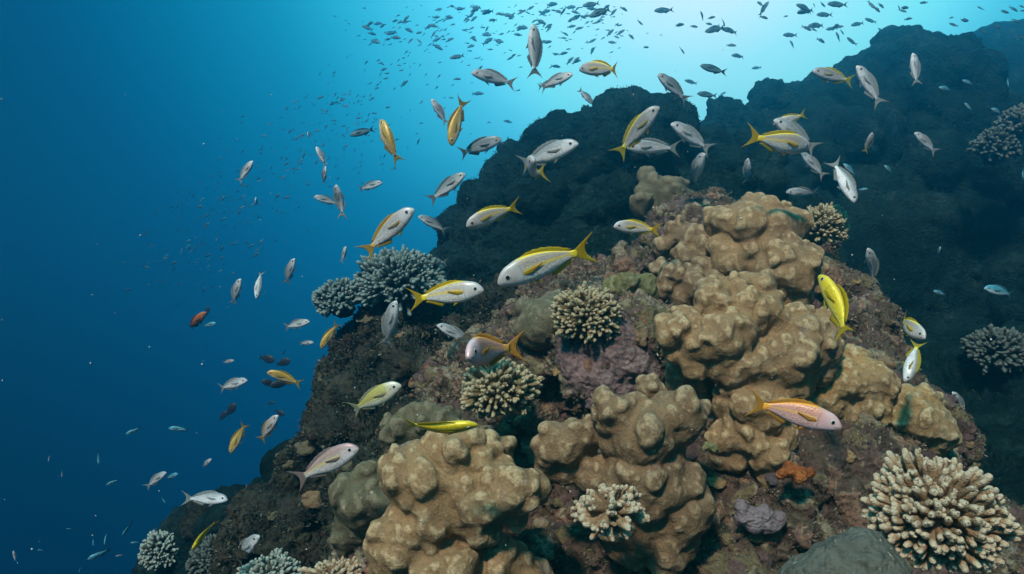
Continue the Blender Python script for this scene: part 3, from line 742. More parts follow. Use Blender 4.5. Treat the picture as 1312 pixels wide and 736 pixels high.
FM = {
 'Y': (fish_mat('yellow striped fish skin', (.28, .245, .225), (.52, .50, .49), (.76, .76, .77), (.60, .45, .05), (.66, .52, .02), metal=.05, face=(.40, .385, .37)), fin_mat('yellow fin', YEL, YEL2)),
 'S': (fish_mat('silver fish skin', (.19, .21, .215), (.54, .56, .57), (.80, .81, .83), metal=0), fin_mat('grey fin', (.40, .43, .40), (.48, .49, .44))),
 'T': (fish_mat('silver yellow tailed skin', (.20, .19, .18), (.43, .42, .41), (.66, .66, .66), None, (.55, .47, .05)), fin_mat('olive yellow fin', (.60, .52, .03), (.50, .42, .05))),
 'G': (fish_mat('slate fish skin', (.11, .14, .145), (.34, .38, .39), (.74, .76, .77), metal=0), fin_mat('slate fin', (.17, .21, .21), (.24, .27, .25))),
 'P': (fish_mat('pink fish skin', (.50, .22, .15), (.60, .29, .28), (.70, .48, .49), (.66, .36, .10), (.80, .34, .03), face=(.60, .42, .42)), fin_mat('orange fin', (.80, .36, .03), (.72, .42, .10))),
 'R': (fish_mat('rosy fish skin', (.32, .18, .17), (.56, .48, .47), (.76, .74, .74), (.55, .46, .16)), fin_mat('rosy fin', (.40, .29, .27), (.34, .26, .24))),
 'O': (fish_mat('olive lined skin', (.42, .38, .08), (.58, .54, .22), (.76, .75, .66), (.34, .31, .08), face=(.48, .47, .42)), fin_mat('pale olive fin', (.46, .46, .30), (.40, .40, .28))),
 'K': (fish_mat('deep yellow skin', (.66, .50, .012), (.62, .46, .02), (.62, .52, .12)), fin_mat('deep yellow fin', (.70, .54, .012), (.66, .48, .02))),
 'A': (fish_mat('amber skin', (.40, .25, .03), (.42, .28, .06), (.58, .50, .32)), fin_mat('amber fin', (.52, .36, .03), (.45, .33, .05))),
 'Q': (fish_mat('silver orange tailed skin', (.33, .30, .28), (.58, .56, .56), (.76, .72, .72), None, (.58, .34, .08)), fin_mat('amber orange fin', (.62, .40, .04), (.56, .40, .10))),
 'D': (fish_mat('dusky silhouette skin', (.015, .06, .08), (.03, .085, .10), (.07, .13, .15), metal=0, rough=.6), fin_mat('dusky silhouette fin', (.02, .03, .03), (.03, .04, .04))),  # backlit darkness put into the skin and fin colour
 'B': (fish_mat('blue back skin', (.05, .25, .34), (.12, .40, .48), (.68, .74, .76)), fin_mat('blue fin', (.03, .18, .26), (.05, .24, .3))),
 'H': (fish_mat('far school skin', (.02, .11, .17), (.03, .13, .19), (.05, .16, .22), metal=0, rough=.6), fin_mat('far school fin', (.02, .11, .17), (.03, .13, .19))),  # paler teal carries part of the distance haze in the colour
 'V': (fish_mat('rust brown skin', (.30, .08, .02), (.36, .11, .035), (.34, .15, .07), metal=0, rough=.6), fin_mat('rust fin', (.2, .06, .025), (.16, .05, .02))),
 'N': (fish_mat('near black skin', (.008, .01, .012), (.01, .013, .014), (.015, .018, .02), metal=0, rough=.6), fin_mat('near black fin', (.008, .012, .013), (.01, .014, .015))),
}
n = NB('fish eye', .12, .6)
xyz = n.sep()
rad = n.mth('SQRT', n.mth('ADD', n.mth('POWER', xyz[0], 2.), n.mth('POWER', xyz[2], 2.)))
M['iris'] = n.done(n.ramp(n.mth('MULTIPLY', rad, 35.), [(.0, (.30, .26, .18)), (.55, (.50, .48, .43)), (.86, (.42, .40, .36)), (1, (.12, .11, .10))]))
n = NB('pupil', .06, .7); M['pupil'] = n.done((.004, .004, .005))

# ------------------------------------------------------------------ fish shapes (length 1, head at +x, back at +z)
S_ = np.array([0, .015, .05, .10, .17, .26, .36, .46, .56, .65, .73, .79, .83])
TOP = np.array([.000, .032, .068, .098, .118, .135, .138, .126, .106, .079, .052, .037, .036])
BOT = np.array([.000, .024, .048, .072, .092, .112, .120, .116, .098, .070, .046, .036, .036])
WID = np.array([.000, .020, .036, .045, .057, .064, .064, .058, .047, .034, .022, .014, .009])
def smooth_interp(x, xp, fp):
    m = np.gradient(fp, xp); i = np.clip(np.searchsorted(xp, x) - 1, 0, len(xp) - 2)
    h = xp[i + 1] - xp[i]; t = (x - xp[i]) / h
    return (2 * t**3 - 3 * t**2 + 1) * fp[i] + (t**3 - 2 * t**2 + t) * h * m[i] + (-2 * t**3 + 3 * t**2) * fp[i + 1] + (t**3 - t**2) * h * m[i + 1]
def bend_y(v, b):
    v = np.array(v, float); x = v[:, 0]
    t = np.clip(.2 - x, 0, None)
    v[:, 1] += b * (t ** 2) * 1.1
    return v
def body_mesh(name, bend, seg=22, rings=34, deep=1.0):
    s = np.concatenate([[.0015, .006], np.linspace(.015, .83, rings)])
    t, b, w = (np.maximum(smooth_interp(s, S_, q), .004) for q in (TOP, BOT, WID))
    t, b = t * deep, b * deep
    a = np.arange(seg) * 2 * np.pi / seg
    ca, sa = np.cos(a), np.sin(a)
    zz = np.where(sa[None] > 0, t[:, None] * np.abs(sa)[None] ** 1.0, -b[:, None] * np.abs(sa)[None])
    yy = w[:, None] * np.sign(ca)[None] * np.abs(ca)[None] ** .85
    xx = np.repeat((.5 - s)[:, None], seg, 1)
    zz = zz - .012 * np.exp(-(s / .06) ** 2)[:, None]
    v = np.stack([xx, yy, zz], -1).reshape(-1, 3)
    k = np.arange(seg); k2 = (k + 1) % seg
    f = [np.stack([j * seg + k, j * seg + k2, (j + 1) * seg + k2, (j + 1) * seg + k], 1) for j in range(len(s) - 1)]
    # close both ends with collapsed rings
    n0 = len(v); v = np.concatenate([v, [v[:seg].mean(0)], [v[-seg:].mean(0)]])
    f.append(np.stack([np.full(seg, n0), np.full(seg, n0), k2, k], 1)[:, [0, 2, 3, 3]])
    e = (len(s) - 1) * seg
    f.append(np.stack([np.full(seg, n0 + 1), e + k, e + k2, e + k2], 1))
    F = np.concatenate(f[:-2]); tri = [np.stack([np.full(seg, n0), k2, k], 1), np.stack([np.full(seg, n0 + 1), e + k, e + k2], 1)]
    me = bpy.data.meshes.new(name)
    me.from_pydata(bend_y(v, bend).tolist(), [], F.tolist() + np.concatenate(tri).tolist())
    me.polygons.foreach_set('use_smooth', np.ones(len(me.polygons), bool))
    vz = np.concatenate([np.repeat(sa[None], len(s), 0).ravel(), [0, 0]])
    fattr(me, 'v', vz); fattr(me, 's', np.concatenate([np.repeat(s, seg), [0, .83]]))
    return me
def fin_mesh(name, pts, bend, th=.0045, yoff=None):
    """pts: rows from root to edge; each row is a list of (x,z); sheet thick at the root and thin at the edge"""
    rows = np.array(pts, float); a, b = rows.shape[:2]
    u = np.repeat(np.linspace(1, .25, a)[:, None], b, 1)
    P = np.stack([rows[..., 0], np.zeros((a, b)), rows[..., 1]], -1)
    if yoff is not None: P[..., 1] += np.asarray(yoff)[:, None]
    A = P.copy(); A[..., 1] += th * u; B = P.copy(); B[..., 1] -= th * u
    v = np.concatenate([A.reshape(-1, 3), B.reshape(-1, 3)]); m = a * b
    q = []
    for i in range(a - 1):
        for j in range(b - 1):
            i0, i1, i2, i3 = i * b + j, i * b + j + 1, (i + 1) * b + j + 1, (i + 1) * b + j
            q += [(i0, i1, i2, i3), (m + i3, m + i2, m + i1, m + i0)]
    ring = [j for j in range(b)] + [i * b + b - 1 for i in range(1, a)] + [(a - 1) * b + j for j in range(b - 2, -1, -1)] + [i * b for i in range(a - 2, 0, -1)]
    for i in range(len(ring)):
        x, y = ring[i], ring[(i + 1) % len(ring)]; q.append((y, x, m + x, m + y))
    me = bpy.data.meshes.new(name); me.from_pydata(bend_y(v, bend).tolist(), [], q)
    me.polygons.foreach_set('use_smooth', np.ones(len(me.polygons), bool))
    return me
def lerp_rows(r0, r1, a=4, curve=0):
    r0, r1 = np.array(r0, float), np.array(r1, float)
    return [r0 + (r1 - r0) * t for t in np.linspace(0, 1, a)]
def zt(s): return smooth_interp(np.array([s]), S_, TOP)[0]
def zb(s): return -smooth_interp(np.array([s]), S_, BOT)[0]
def fish_parts(bend):
    P = {}
    # forked tail
    n = 11; t = np.linspace(-1, 1, n)
    root = [(-.312, .037 * q) for q in t]
    edge = [(-.405 - .105 * abs(q) ** 1.7, .17 * q) for q in t]
    P['tail_fin'] = fin_mesh('tail_fin', lerp_rows(root, edge, 7), bend, .004)
    ss = np.linspace(.25, .76, 14)
    hgt = .042 * np.sin(np.clip((ss - .22) / .56, 0, 1) * np.pi) ** .55 * (1 + .10 * np.cos(np.arange(14) * np.pi))
    P['dorsal_fin'] = fin_mesh('dorsal_fin', lerp_rows([(.5 - s, zt(s) - .008) for s in ss], [(.5 - s - .035, zt(s) + h) for s, h in zip(ss, hgt)], 4), bend, .004)
    ss = np.linspace(.53, .74, 8); hgt = .036 * (1 - (ss - .53) / .25) ** .8 + .012
    P['anal_fin'] = fin_mesh('anal_fin', lerp_rows([(.5 - s, zb(s) + .006) for s in ss], [(.5 - s - .05, zb(s) - h) for s, h in zip(ss, hgt)], 4), bend, .0035)
    for sd in (1, -1):
        root = [(.235, .012 - .024 * q) for q in np.linspace(0, 1, 6)]
        edge = [(.02 + .13 * q ** 1.3, .042 - .062 * q) for q in np.linspace(0, 1, 6)]
        y = np.array([.062, .0665, .069, .070, .070]) * sd
        P['pectoral_fin%d' % sd] = fin_mesh('pectoral_fin', lerp_rows(root, edge, 5), bend, .0025, y)
        root = [(.19 - .035 * q, zb(.3) + .012) for q in np.linspace(0, 1, 5)]
        edge = [(.06 + .03 * q, zb(.36) - .045 + .04 * q) for q in np.linspace(0, 1, 5)]
        P['pelvic_fin%d' % sd] = fin_mesh('pelvic_fin', lerp_rows(root, edge, 4), bend, .0025, np.array([.016, .020, .024, .026]) * sd)
    return P
def ball(name, rx, ry, rz, seg=14, ring=8):
    v = [(0, ry, 0)]; f = []
    for i in range(1, ring):
        a = math.pi * i / ring
        for j in range(seg):
            b = 2 * math.pi * j / seg
            v.append((rx * math.sin(a) * math.cos(b), ry * math.cos(a), rz * math.sin(a) * math.sin(b)))
    v.append((0, -ry, 0))
    for j in range(seg):
        f.append((0, 1 + (j + 1) % seg, 1 + j))
        for i in range(ring - 2):
            a, b = 1 + i * seg, 1 + (i + 1) * seg
            f.append((a + j, a + (j + 1) % seg, b + (j + 1) % seg, b + j))
        f.append((len(v) - 1, len(v) - 1 - seg + j, len(v) - 1 - seg + (j + 1) % seg))
    me = bpy.data.meshes.new(name); me.from_pydata(v, [], f)
    me.polygons.foreach_set('use_smooth', np.ones(len(f), bool)); return me
EYE = ball('eye', .028, .011, .028); EYE.materials.append(M['iris'])
PUP = ball('pupil', .0205, .007, .0205); PUP.materials.append(M['pupil'])
_kit = {}
def kit(kind, bend):
    key = (kind, round(bend, 2))
    if key not in _kit:
        d = {'body': body_mesh('body', bend, deep={'Y': 1.08, 'P': 1.05, 'S': .97, 'R': 1.1, 'O': 1.1, 'K': .84, 'N': 1.45}.get(kind, 1.0))}
        d.update(fish_parts(bend))
        for k, me in d.items(): me.materials.append(FM[kind][0 if k == 'body' else 1])
        _kit[key] = d
    return _kit[key]
def small_mesh(kind, bend):
    key = ('small', kind, round(bend, 2))
    if key not in _kit:
        b = body_mesh('b', bend, 10, 12, {'N': 1.6}.get(kind, 1.0)); v = np.array([x.co for x in b.vertices]); fs = [tuple(p.vertices) for p in b.polygons]
        at_v = [x.value for x in b.attributes['v'].data]; at_s = [x.value for x in b.attributes['s'].data]
        mi = [0] * len(fs); P = fish_parts(bend)
        for k in ('tail_fin', 'dorsal_fin', 'anal_fin', 'pectoral_fin1', 'pectoral_fin-1'):
            n0 = len(v); q = P[k]
            v = np.concatenate([v, np.array([x.co for x in q.vertices])]); fs += [tuple(i + n0 for i in p.vertices) for p in q.polygons]; mi += [1] * len(q.polygons)
            at_v += [0] * len(q.vertices); at_s += [.5] * len(q.vertices)
        me = bpy.data.meshes.new('small_fish'); me.from_pydata(v.tolist(), [], fs)
        me.polygons.foreach_set('use_smooth', np.ones(len(fs), bool)); me.polygons.foreach_set('material_index', mi)
        fattr(me, 'v', at_v); fattr(me, 's', at_s)
        me.materials.append(FM[kind][0]); me.materials.append(FM[kind][1])
        _kit[key] = me
    return _kit[key]

def pose(hx, hy, tx, ty, ang, L, up):
    """matrix of a fish whose snout and tail stand at these points of the view; ang>0 turns the head towards the viewer"""
    lp = math.hypot(hx - tx, hy - ty)
    D = FOC * L * math.cos(R(ang)) / lp
    dz = L / 2 * math.sin(R(ang))
    h, t = at(hx, hy, D - dz), at(tx, ty, D + dz)
    f = h - t; ln = np.linalg.norm(f); f = f / ln
    u = C_R * up[0] + C_U * up[1] - C_F * up[2]
    u = u - f * (u @ f); u /= np.linalg.norm(u)
    l = np.cross(u, f)
    m = Matrix([[*(ln * np.array([f[i], l[i], u[i]])), (h[i] + t[i]) / 2] for i in range(3)] + [[0, 0, 0, 1]])
    return m
def fish(kind, hx, hy, tx, ty, ang, L, label, up=(0, 1, .15), bend=0.0, name='reef_fish'):
    root = empty(name, (0, 0, 0)); root.matrix_world = pose(hx, hy, tx, ty, ang, L, up)
    tag(root, label, 'fish')
    K = kit(kind, bend)
    for k, me in K.items():
        nm = k.rstrip('-1')
        o = bpy.data.objects.new(nm, me); col.objects.link(o); o.parent = root
    for sd in (1, -1):
        e = bpy.data.objects.new('eye', EYE); col.objects.link(e); e.parent = root
        e.location = (.5 - .105, sd * .0405, .026); e.rotation_euler = (R(8) * sd, 0, R(-14) * sd)
        p = bpy.data.objects.new('pupil', PUP); col.objects.link(p); p.parent = e
        p.location = (.001, sd * .0062, 0)
    return root
def small(kind, hx, hy, tx, ty, ang, L, label, up=(0, 1, .15), bend=0.0, group=None, name='small_fish'):
    o = bpy.data.objects.new(name, small_mesh(kind, bend)); col.objects.link(o)
    o.matrix_world = pose(hx, hy, tx, ty, ang, L, up)
    return tag(o, label, 'fish', group)

# ------------------------------------------------------------------ the fish with every part
UP_L, UP_R = (-1, .2, .2), (1, .2, .2)
fish('Y', 637, 363, 752, 314, 16, .235, 'bright yellow backed striped fish in the very centre, large, head to the left', (.2, 1, .15), .35)
fish('Y', 620, 371, 528, 383, 14, .20, 'yellow tailed striped fish facing right, just left of the largest striped fish', (0, 1, .1), -.3)
fish('Y', 597, 290, 662, 262, 20, .20, 'small yellow tailed fish heading down left against the dark middle reef', (.2, 1, .2), .3)
fish('Q', 530, 267, 468, 325, 15, .22, 'silver fish climbing to the right with amber tail, over the table coral', (-.4, 1, .2), -.25)
fish('S', 741, 183, 662, 213, 22, .24, 'stout silver fish facing right behind the yellow tailed head on fish', (0, 1, .2), .2)
fish('Y', 684, 205, 674, 230, 72, .22, 'fish seen head on with raised yellow tail, below the dark peak', (-.25, 1, .3), .7)
fish('T', 844, 136, 789, 200, 18, .22, 'silver fish with yellow rimmed back rising to the right across the dark peak', (-.7, 1, .3), -.2)
fish('S', 803, 189, 868, 189, 12, .20, 'slim silver fish swimming level to the left below the peak', (0, 1, .35), .3)
fish('S', 860, 158, 909, 193, 25, .22, 'grey silver fish sloping down right beside the peak, mouth to upper left', (.4, 1, .2), .2)
fish('S', 902, 196, 884, 242, 46, .24, 'plump pale silver fish showing its belly, between peak and upper tan coral', (-.5, .6, -.3), .3)
fish('Y', 1037, 190, 964, 176, -28, .22, 'silver fish with a wide bright yellow tail, swimming away over the saddle', (0, 1, .4), .3)
fish('T', 990, 160, 1034, 146, -18, .19, 'yellowish fish with forked yellow tail just above the wide tailed fish', (.1, 1, .3), -.2)
fish('S', 992, 153, 1044, 192, 20, .22, 'slender silver fish crossing the wide yellow tail diagonally', (.5, 1, .3), .2)
fish('T', 1041, 91, 1091, 105, 15, .19, 'silver fish with small yellow tail in front of the far peak', (.2, 1, .2), .2)
fish('S', 1096, 260, 1066, 202, 12, .20, 'long silver fish diving head down over the dark wall', (.8, .5, .3), .25)
fish('S', 1007, 246, 1051, 250, 12, .18, 'flat lying silver fish directly above the upper tan coral', (0, 1, .5), -.3)
fish('S', 958, 203, 957, 236, 30, .18, 'small upright silver fish hanging over the saddle between peak and wall', UP_L, .1)
fish('S', 1027, 196, 1056, 227, 15, .18, 'thin silver fish slanting down right under the saddle group', (.6, 1, .4), .2)
fish('S', 1113, 318, 1121, 362, 30, .20, 'pale fish hanging tail down beside the dull branching coral, head up', (.5, .3, .9), .2)
fish('B', 1261, 369, 1301, 379, 12, .18, 'lone blue backed fish facing left on the dark wall at far right', (.1, 1, .15), -.15)
fish('K', 1050, 352, 1100, 438, -34, .23, 'bright yellow fish seen from behind with spread tail, right of the fist corals', (.5, .3, .85), .5)
fish('Y', 1186, 433, 1141, 405, 52, .20, 'stout pinkish grey fish with yellow tail turned towards the viewer, right edge of rock', (.2, 1, .15), .5)
fish('T', 1160, 490, 1177, 434, 14, .13, 'thin silver fish diving below the stout yellow tailed fish', (.9, .4, .3), .2)
fish('P', 1079, 547, 958, 512, 16, .21, 'pink fish with orange back and tail, in front of the lower right rock', (.05, 1, .1), -.3)
fish('P', 599, 456, 634, 446, 75, .20, 'orange crowned pale fish turned towards the viewer above the olive spiky clump', (-.1, 1, .1), .6)
fish('S', 560, 416, 606, 440, 15, .18, 'silver fish tucked behind the orange crowned fish', (.3, 1, .2), 0)
fish('S', 507, 385, 493, 447, 18, .20, 'pale fish standing upright before the underside of the table coral', UP_L, .15)
fish('O', 514, 493, 446, 529, 12, .20, 'olive yellow lined fish facing up right under the table coral overhang', (-.25, 1, .1), .15)
fish('R', 459, 573, 380, 614, 14, .19, 'rosy silver fish with dark ringed eye above the left slope', (-.25, 1, .1), -.2)
fish('K', 612, 544, 514, 556, 10, .165, 'slim bright yellow fish skimming over the big tan coral', (.1, .6, .8), .35)
fish('S', 363, 606, 336, 641, 22, .18, 'grey silver fish rising along the edge of the left slope', (-.6, 1, .2), .1)
fish('S', 332, 686, 300, 722, 30, .165, 'grey fish with clear eye at the bottom, over the fine branched dome', (-.5, 1, .2), .1)
fish('K', 246, 705, 275, 664, 10, .13, 'yellow fish nosing down at the lower left end of the slope', (.4, .8, .5), .2)
fish('S', 292, 640, 240, 638, 14, .19, 'pale bellied fish lying level over the round teal coral head', (0, 1, -.2), -.4)
fish('A', 295, 581, 315, 541, 12, .18, 'amber yellow fish pointing down in the blue left of the slope', (-.7, .7, .2), .3)
fish('Q', 356, 532, 332, 567, 18, .18, 'pale fish with amber tail rising beside the reef edge at lower left', (-.6, 1, .2), .1)
fish('A', 488, 153, 504, 208, -16, .19, 'amber fish pointing up with forked tail below, alone in upper blue', (.8, .3, .5), -.4)
fish('A', 578, 187, 591, 127, 10, .19, 'brown and yellow fish with tail raised, upper middle blue', (-.9, .2, .5), .3)
fish('S', 553, 127, 573, 160, 20, .19, 'slate and silver fish slanting down right, beside the brown yellow fish', (.6, .8, .3), .1)
fish('G', 643, 178, 586, 199, 18, .20, 'slate backed fish rising right, between the amber fish and the dark peak', (-.2, 1, .4), .2)
fish('G', 683, 31, 686, 101, 15, .22, 'dark slate fish hanging upright near the surface with yellowish back fin', (1, .1, .4), .1)
fish('S', 604, 93, 660, 108, 22, .21, 'silver fish with dark back facing left under the drifting school', (.2, 1, .3), .2)
fish('S', 734, 95, 690, 113, 25, .20, 'overlapping silver fish facing right near the yellow tail, upper middle', (0, 1, .2), .2)
fish('G', 717, 104, 688, 112, 20, .15, 'smaller silver fish in front of its twin, upper middle', (-.1, 1, .2), .1)
fish('Y', 742, 89, 800, 88, -32, .22, 'fish turned away showing an open green yellow tail, above the dark peak', (.1, 1, .5), .5)
fish('G', 843, 95, 881, 130, 20, .20, 'slate and silver fish gliding down right above the saddle of the reef', (.5, .9, .3), .15)
fish('G', 760, 134, 742, 114, -20, .17, 'half hidden teal fish with raised yellow tail at the tip of the dark peak', (.2, 1, .3), .3)
fish('G', 596, 222, 551, 258, 16, .20, 'slate fish with white belly climbing right over the table coral gap', (-.5, 1, .1), -.35)
fish('G', 536, 277, 573, 297, 15, .18, 'dim teal fish behind the amber tailed climber', (.3, 1, .2), .1)
fish('S', 430, 237, 442, 275, 35, .18, 'bright silver fish bending upright left of the amber tailed climber', (-.8, .4, .2), -.5)
fish('G', 402, 252, 436, 262, 10, .18, 'dark green fish crossing behind the bending silver fish', (.2, 1, .2), .2)
fish('G', 490, 234, 458, 243, 15, .17, 'small dark fish with pale head facing right in mid blue', (0, 1, .1), .1)
fish('S', 537, 335, 574, 336, 14, .17, 'short bright silver fish level over the right lobe of the table coral', (0, 1, .4), .1)
fish('Y', 786, 290, 842, 294, 18, .20, 'yellow green fish in the shade facing left, foot of the dark peak', (.1, 1, .2), .4)
fish('K', 861, 236, 852, 270, -35, .18, 'small dim yellow fish seen from behind before the dull lobed coral', (.5, .5, .6), .3)
fish('B', 690, 284, 717, 296, 14, .16, 'small teal blue fish right of the yellow tailed one heading down left', (.2, 1, .2), .2)
fish('A', 342, 477, 388, 491, 12, .18, 'dusky fish with amber tail among the dark lumpy fish', (.2, 1, .2), .3)
fish('S', 418, 473, 464, 473, 12, .19, 'teal silver fish level before the reef edge, left of the olive fish', (0, 1, .3), .2)
fish('S', 308, 357, 297, 392, 14, .18, 'silver fish pointing steeply up in the blue, left of the reef', (-.8, .5, .2), .2)
fish('S', 329, 383, 331, 346, 14, .17, 'slim fish pointing down beside the steep silver fish', (.9, .2, .4), .35)
fish('S', 377, 331, 366, 366, 14, .17, 'slim fish rising toward the tip of the table coral', (-.9, .5, .3), .2)
fish('S', 397, 412, 363, 420, 14, .16, 'rounded pale fish facing right in the blue below the table coral tip', (-.1, 1, .1), .1)
fish('A', 411, 447, 433, 413, 12, .17, 'pale fish with amber tail dropping under the table coral tip', (-.6, .6, .3), .2)
fish('S', 317, 487, 279, 499, 16, .17, 'silver headed fish facing right in the blue above the black lumpy fish', (-.1, 1, .1), .1)
fish('S', 1172, 170, 1198, 196, 20, .20, 'silver fish slanting down right in front of the far dark wall', (.7, .8, .2), .2)
fish('T', 1118, 170, 1108, 196, 35, .20, 'pale fish with a yellow spot, head up before the far dark wall', (.3, .5, .8), .1)
fish('B', 1124, 104, 1144, 102, 20, .19, 'blue white fish level on the far dark wall under the peak', (.1, 1, .2), .1)
fish('S', 1170, 68, 1174, 110, 10, .24, 'faint slender fish upright on the far peak', (.9, .2, .3), .2)
fish('S', 1098, 84, 1128, 136, 10, .24, 'faint long fish slanting down left of the far peak', (.8, .5, .3), .2)
fish('S', 1221, 502, 1236, 533, 18, .18, 'small silver fish dipping beside the right rim of the rock', (.7, .6, .3), .2)
fish('V', 264, 400, 238, 426, 12, .17, 'rust brown fish with ragged spread fins alone in the left blue', (-.3, 1, .4), .7)

# ------------------------------------------------------------------ small fish one can still tell apart
SM = [
 ('B', 277, 414, 258, 419, 10, 'teal fish touching the rust brown fish'),
 ('N', 267, 393, 265, 405, 10, 'tiny black fish above the teal fish at far left'),
 ('S', 300, 462, 285, 465, 20, 'tiny pale fish above the silver headed one in the left blue'),
 ('S', 402, 439, 382, 441, 15, 'tiny silver fish under the rounded pale fish'),
 ('B', 447, 383, 434, 393, 15, 'small blue fish before the left tip of the table coral'),
 ('B', 452, 408, 444, 397, 15, 'second small blue fish under the left tip of the table coral'),
 ('S', 464, 355, 462, 382, 10, 'slim pale fish standing before the table coral gap'),
 ('S', 443, 316, 439, 336, 40, 'blunt silver fish seen from the front left of the table coral'),
 ('S', 420, 502, 418, 531, 12, 'thin silver fish upright on the reef edge'),
 ('B', 441, 496, 455, 518, 20, 'teal fish beside the tail of the olive lined fish'),
 ('B', 535, 503, 526, 512, 20, 'small teal fish in the gap right of the olive lined fish'),
 ('B', 540, 385, 552, 402, 15, 'teal fish half hidden behind the right facing yellow tailed fish'),
 ('S', 486, 465, 477, 470, 20, 'tiny pale fish under the table coral overhang'),
 ('S', 324, 206, 306, 234, 12, 'silver and slate fish rising at the left margin of the school'),
 ('S', 405, 188, 418, 213, 12, 'slim slate fish dropping right within the left school'),
 ('G', 417, 213, 414, 236, 12, 'slate fish right below the slim dropping one'),
 ('S', 328, 253, 328, 265, 20, 'tiny pale fleck of a fish in the left school'),
 ('S', 394, 169, 396, 178, 20, 'tiny pale fleck of a fish high in the left school'),
 ('S', 271, 588, 258, 600, 20, 'small bright fish with dark eye below the amber pointing fish'),
 ('S', 213, 605, 188, 624, 15, 'thin white fish rising right in the lower left blue'),
 ('B', 228, 607, 211, 614, 15, 'teal fish behind the thin white one in the lower left blue'),
 ('B', 216, 549, 243, 550, 15, 'plump teal fish facing left above the lower left blue'),
 ('B', 161, 557, 181, 548, 12, 'slim teal fish heading down left, left of the plump teal one'),
 ('B', 127, 596, 125, 578, 20, 'teal fish pointing down in the lower left blue'),
 ('S', 62, 592, 63, 582, 20, 'leftmost tiny pale fish in the lower left blue'),
 ('S', 79, 612, 80, 603, 20, 'tiny pale fish just right of the leftmost one'),
 ('B', 136, 622, 153, 614, 15, 'dim teal fish with dark shadow side in the lower left blue'),
 ('B', 212, 645, 206, 637, 15, 'dim small fish left of the round teal coral head'),
 ('B', 112, 717, 143, 704, 20, 'blue fish with white face near the bottom left corner'),
 ('B', 157, 687, 170, 666, 15, 'teal fish diving left above the blue white faced fish'),
 ('B', 134, 699, 135, 682, 15, 'upright pale fish directly over the blue white faced fish'),
 ('B', 119, 700, 120, 688, 15, 'upright tiny fish left of its pair over the blue white faced fish'),
 ('S', 148, 713, 158, 711, 20, 'tiny pale fish right of the blue white faced fish'),
 ('S', 17, 706, 20, 718, 15, 'small pale fish nearest the bottom left corner'),
 ('B', 101, 734, 104, 725, 20, 'tiny fish touching the bottom edge at left'),
 ('B', 85, 678, 93, 678, 20, 'tiny dim fish left of the diving teal fish'),
 ('B', 48, 705, 57, 705, 20, 'tiny dim fish between the corner fish and the white faced fish'),
 ('B', 167, 696, 180, 695, 15, 'dim level fish under the diving teal fish'),
 ('B', 1081, 210, 1096, 225, 15, 'small blue fish beside the long diving silver fish'),
 ('B', 1112, 242, 1098, 244, 12, 'thin blue fish touching the snout of the long diving fish'),
 ('B', 1133, 212, 1144, 222, 15, 'small blue fish alone on the dark wall below the head up fish'),
 ('B', 1205, 316, 1201, 327, 30, 'rounded blue fish midway on the dark right wall'),
 ('B', 1279, 288, 1288, 280, 15, 'dim blue fish right on the dark wall, above the lone blue backed one'),
 ('B', 1203, 112, 1220, 116, 15, 'vivid blue fish on the shoulder of the far wall'),
 ('B', 1233, 103, 1246, 108, 15, 'smaller blue fish just right of the vivid one'),
 ('B', 1236, 132, 1244, 141, 15, 'tiny pale fish under the two blue ones on the far wall'),
 ('B', 1270, 139, 1284, 146, 15, 'pale blue fish right on the shoulder of the far wall'),
 ('B', 1292, 112, 1290, 98, 15, 'pale fish upright near the right edge'),
 ('B', 1311, 230, 1309, 214, 15, 'pale blue fish cut by the right edge'),
 ('B', 797, 240, 812, 246, 20, 'teal fish dim in shadow left of the dull lobed coral'),
 ('B', 1196, 373, 1212, 378, 15, 'very dim blue fish low on the dark right wall'),
]
for i, (k, hx, hy, tx, ty, a, lb) in enumerate(SM):
    small(k, hx, hy, tx, ty, a, min(.17, .0042 * math.hypot(hx - tx, hy - ty) + .045), lb, (-.3 if hx > tx else .3, 1, .2), (.3, -.2, .1)[i % 3])
for hx, hy, tx, ty, lb in [(352, 462, 330, 458, 'black lumpy fish at the left of the dark cluster'), (372, 462, 352, 468, 'largest black lumpy fish over the amber tail'), (346, 495, 372, 490, 'black fish lowest in the dark cluster'),
                           (335, 489, 358, 494, 'black fish beneath the dusky amber tailed fish'), (302, 518, 288, 534, 'black lumpy fish above the amber pointing fish'), (290, 528, 280, 540, 'black fish trailing the lumpy one above the amber fish'),
                           (365, 532, 350, 526, 'black fish on the blue edge of the reef slope'), (352, 516, 342, 518, 'small black fish left of the one on the reef edge'), (362, 455, 366, 448, 'small black fish topping the dark cluster')]:
    small('N', hx, hy, tx, ty, 25, .15, lb, (0, 1, .2), .2, name='black_fish')

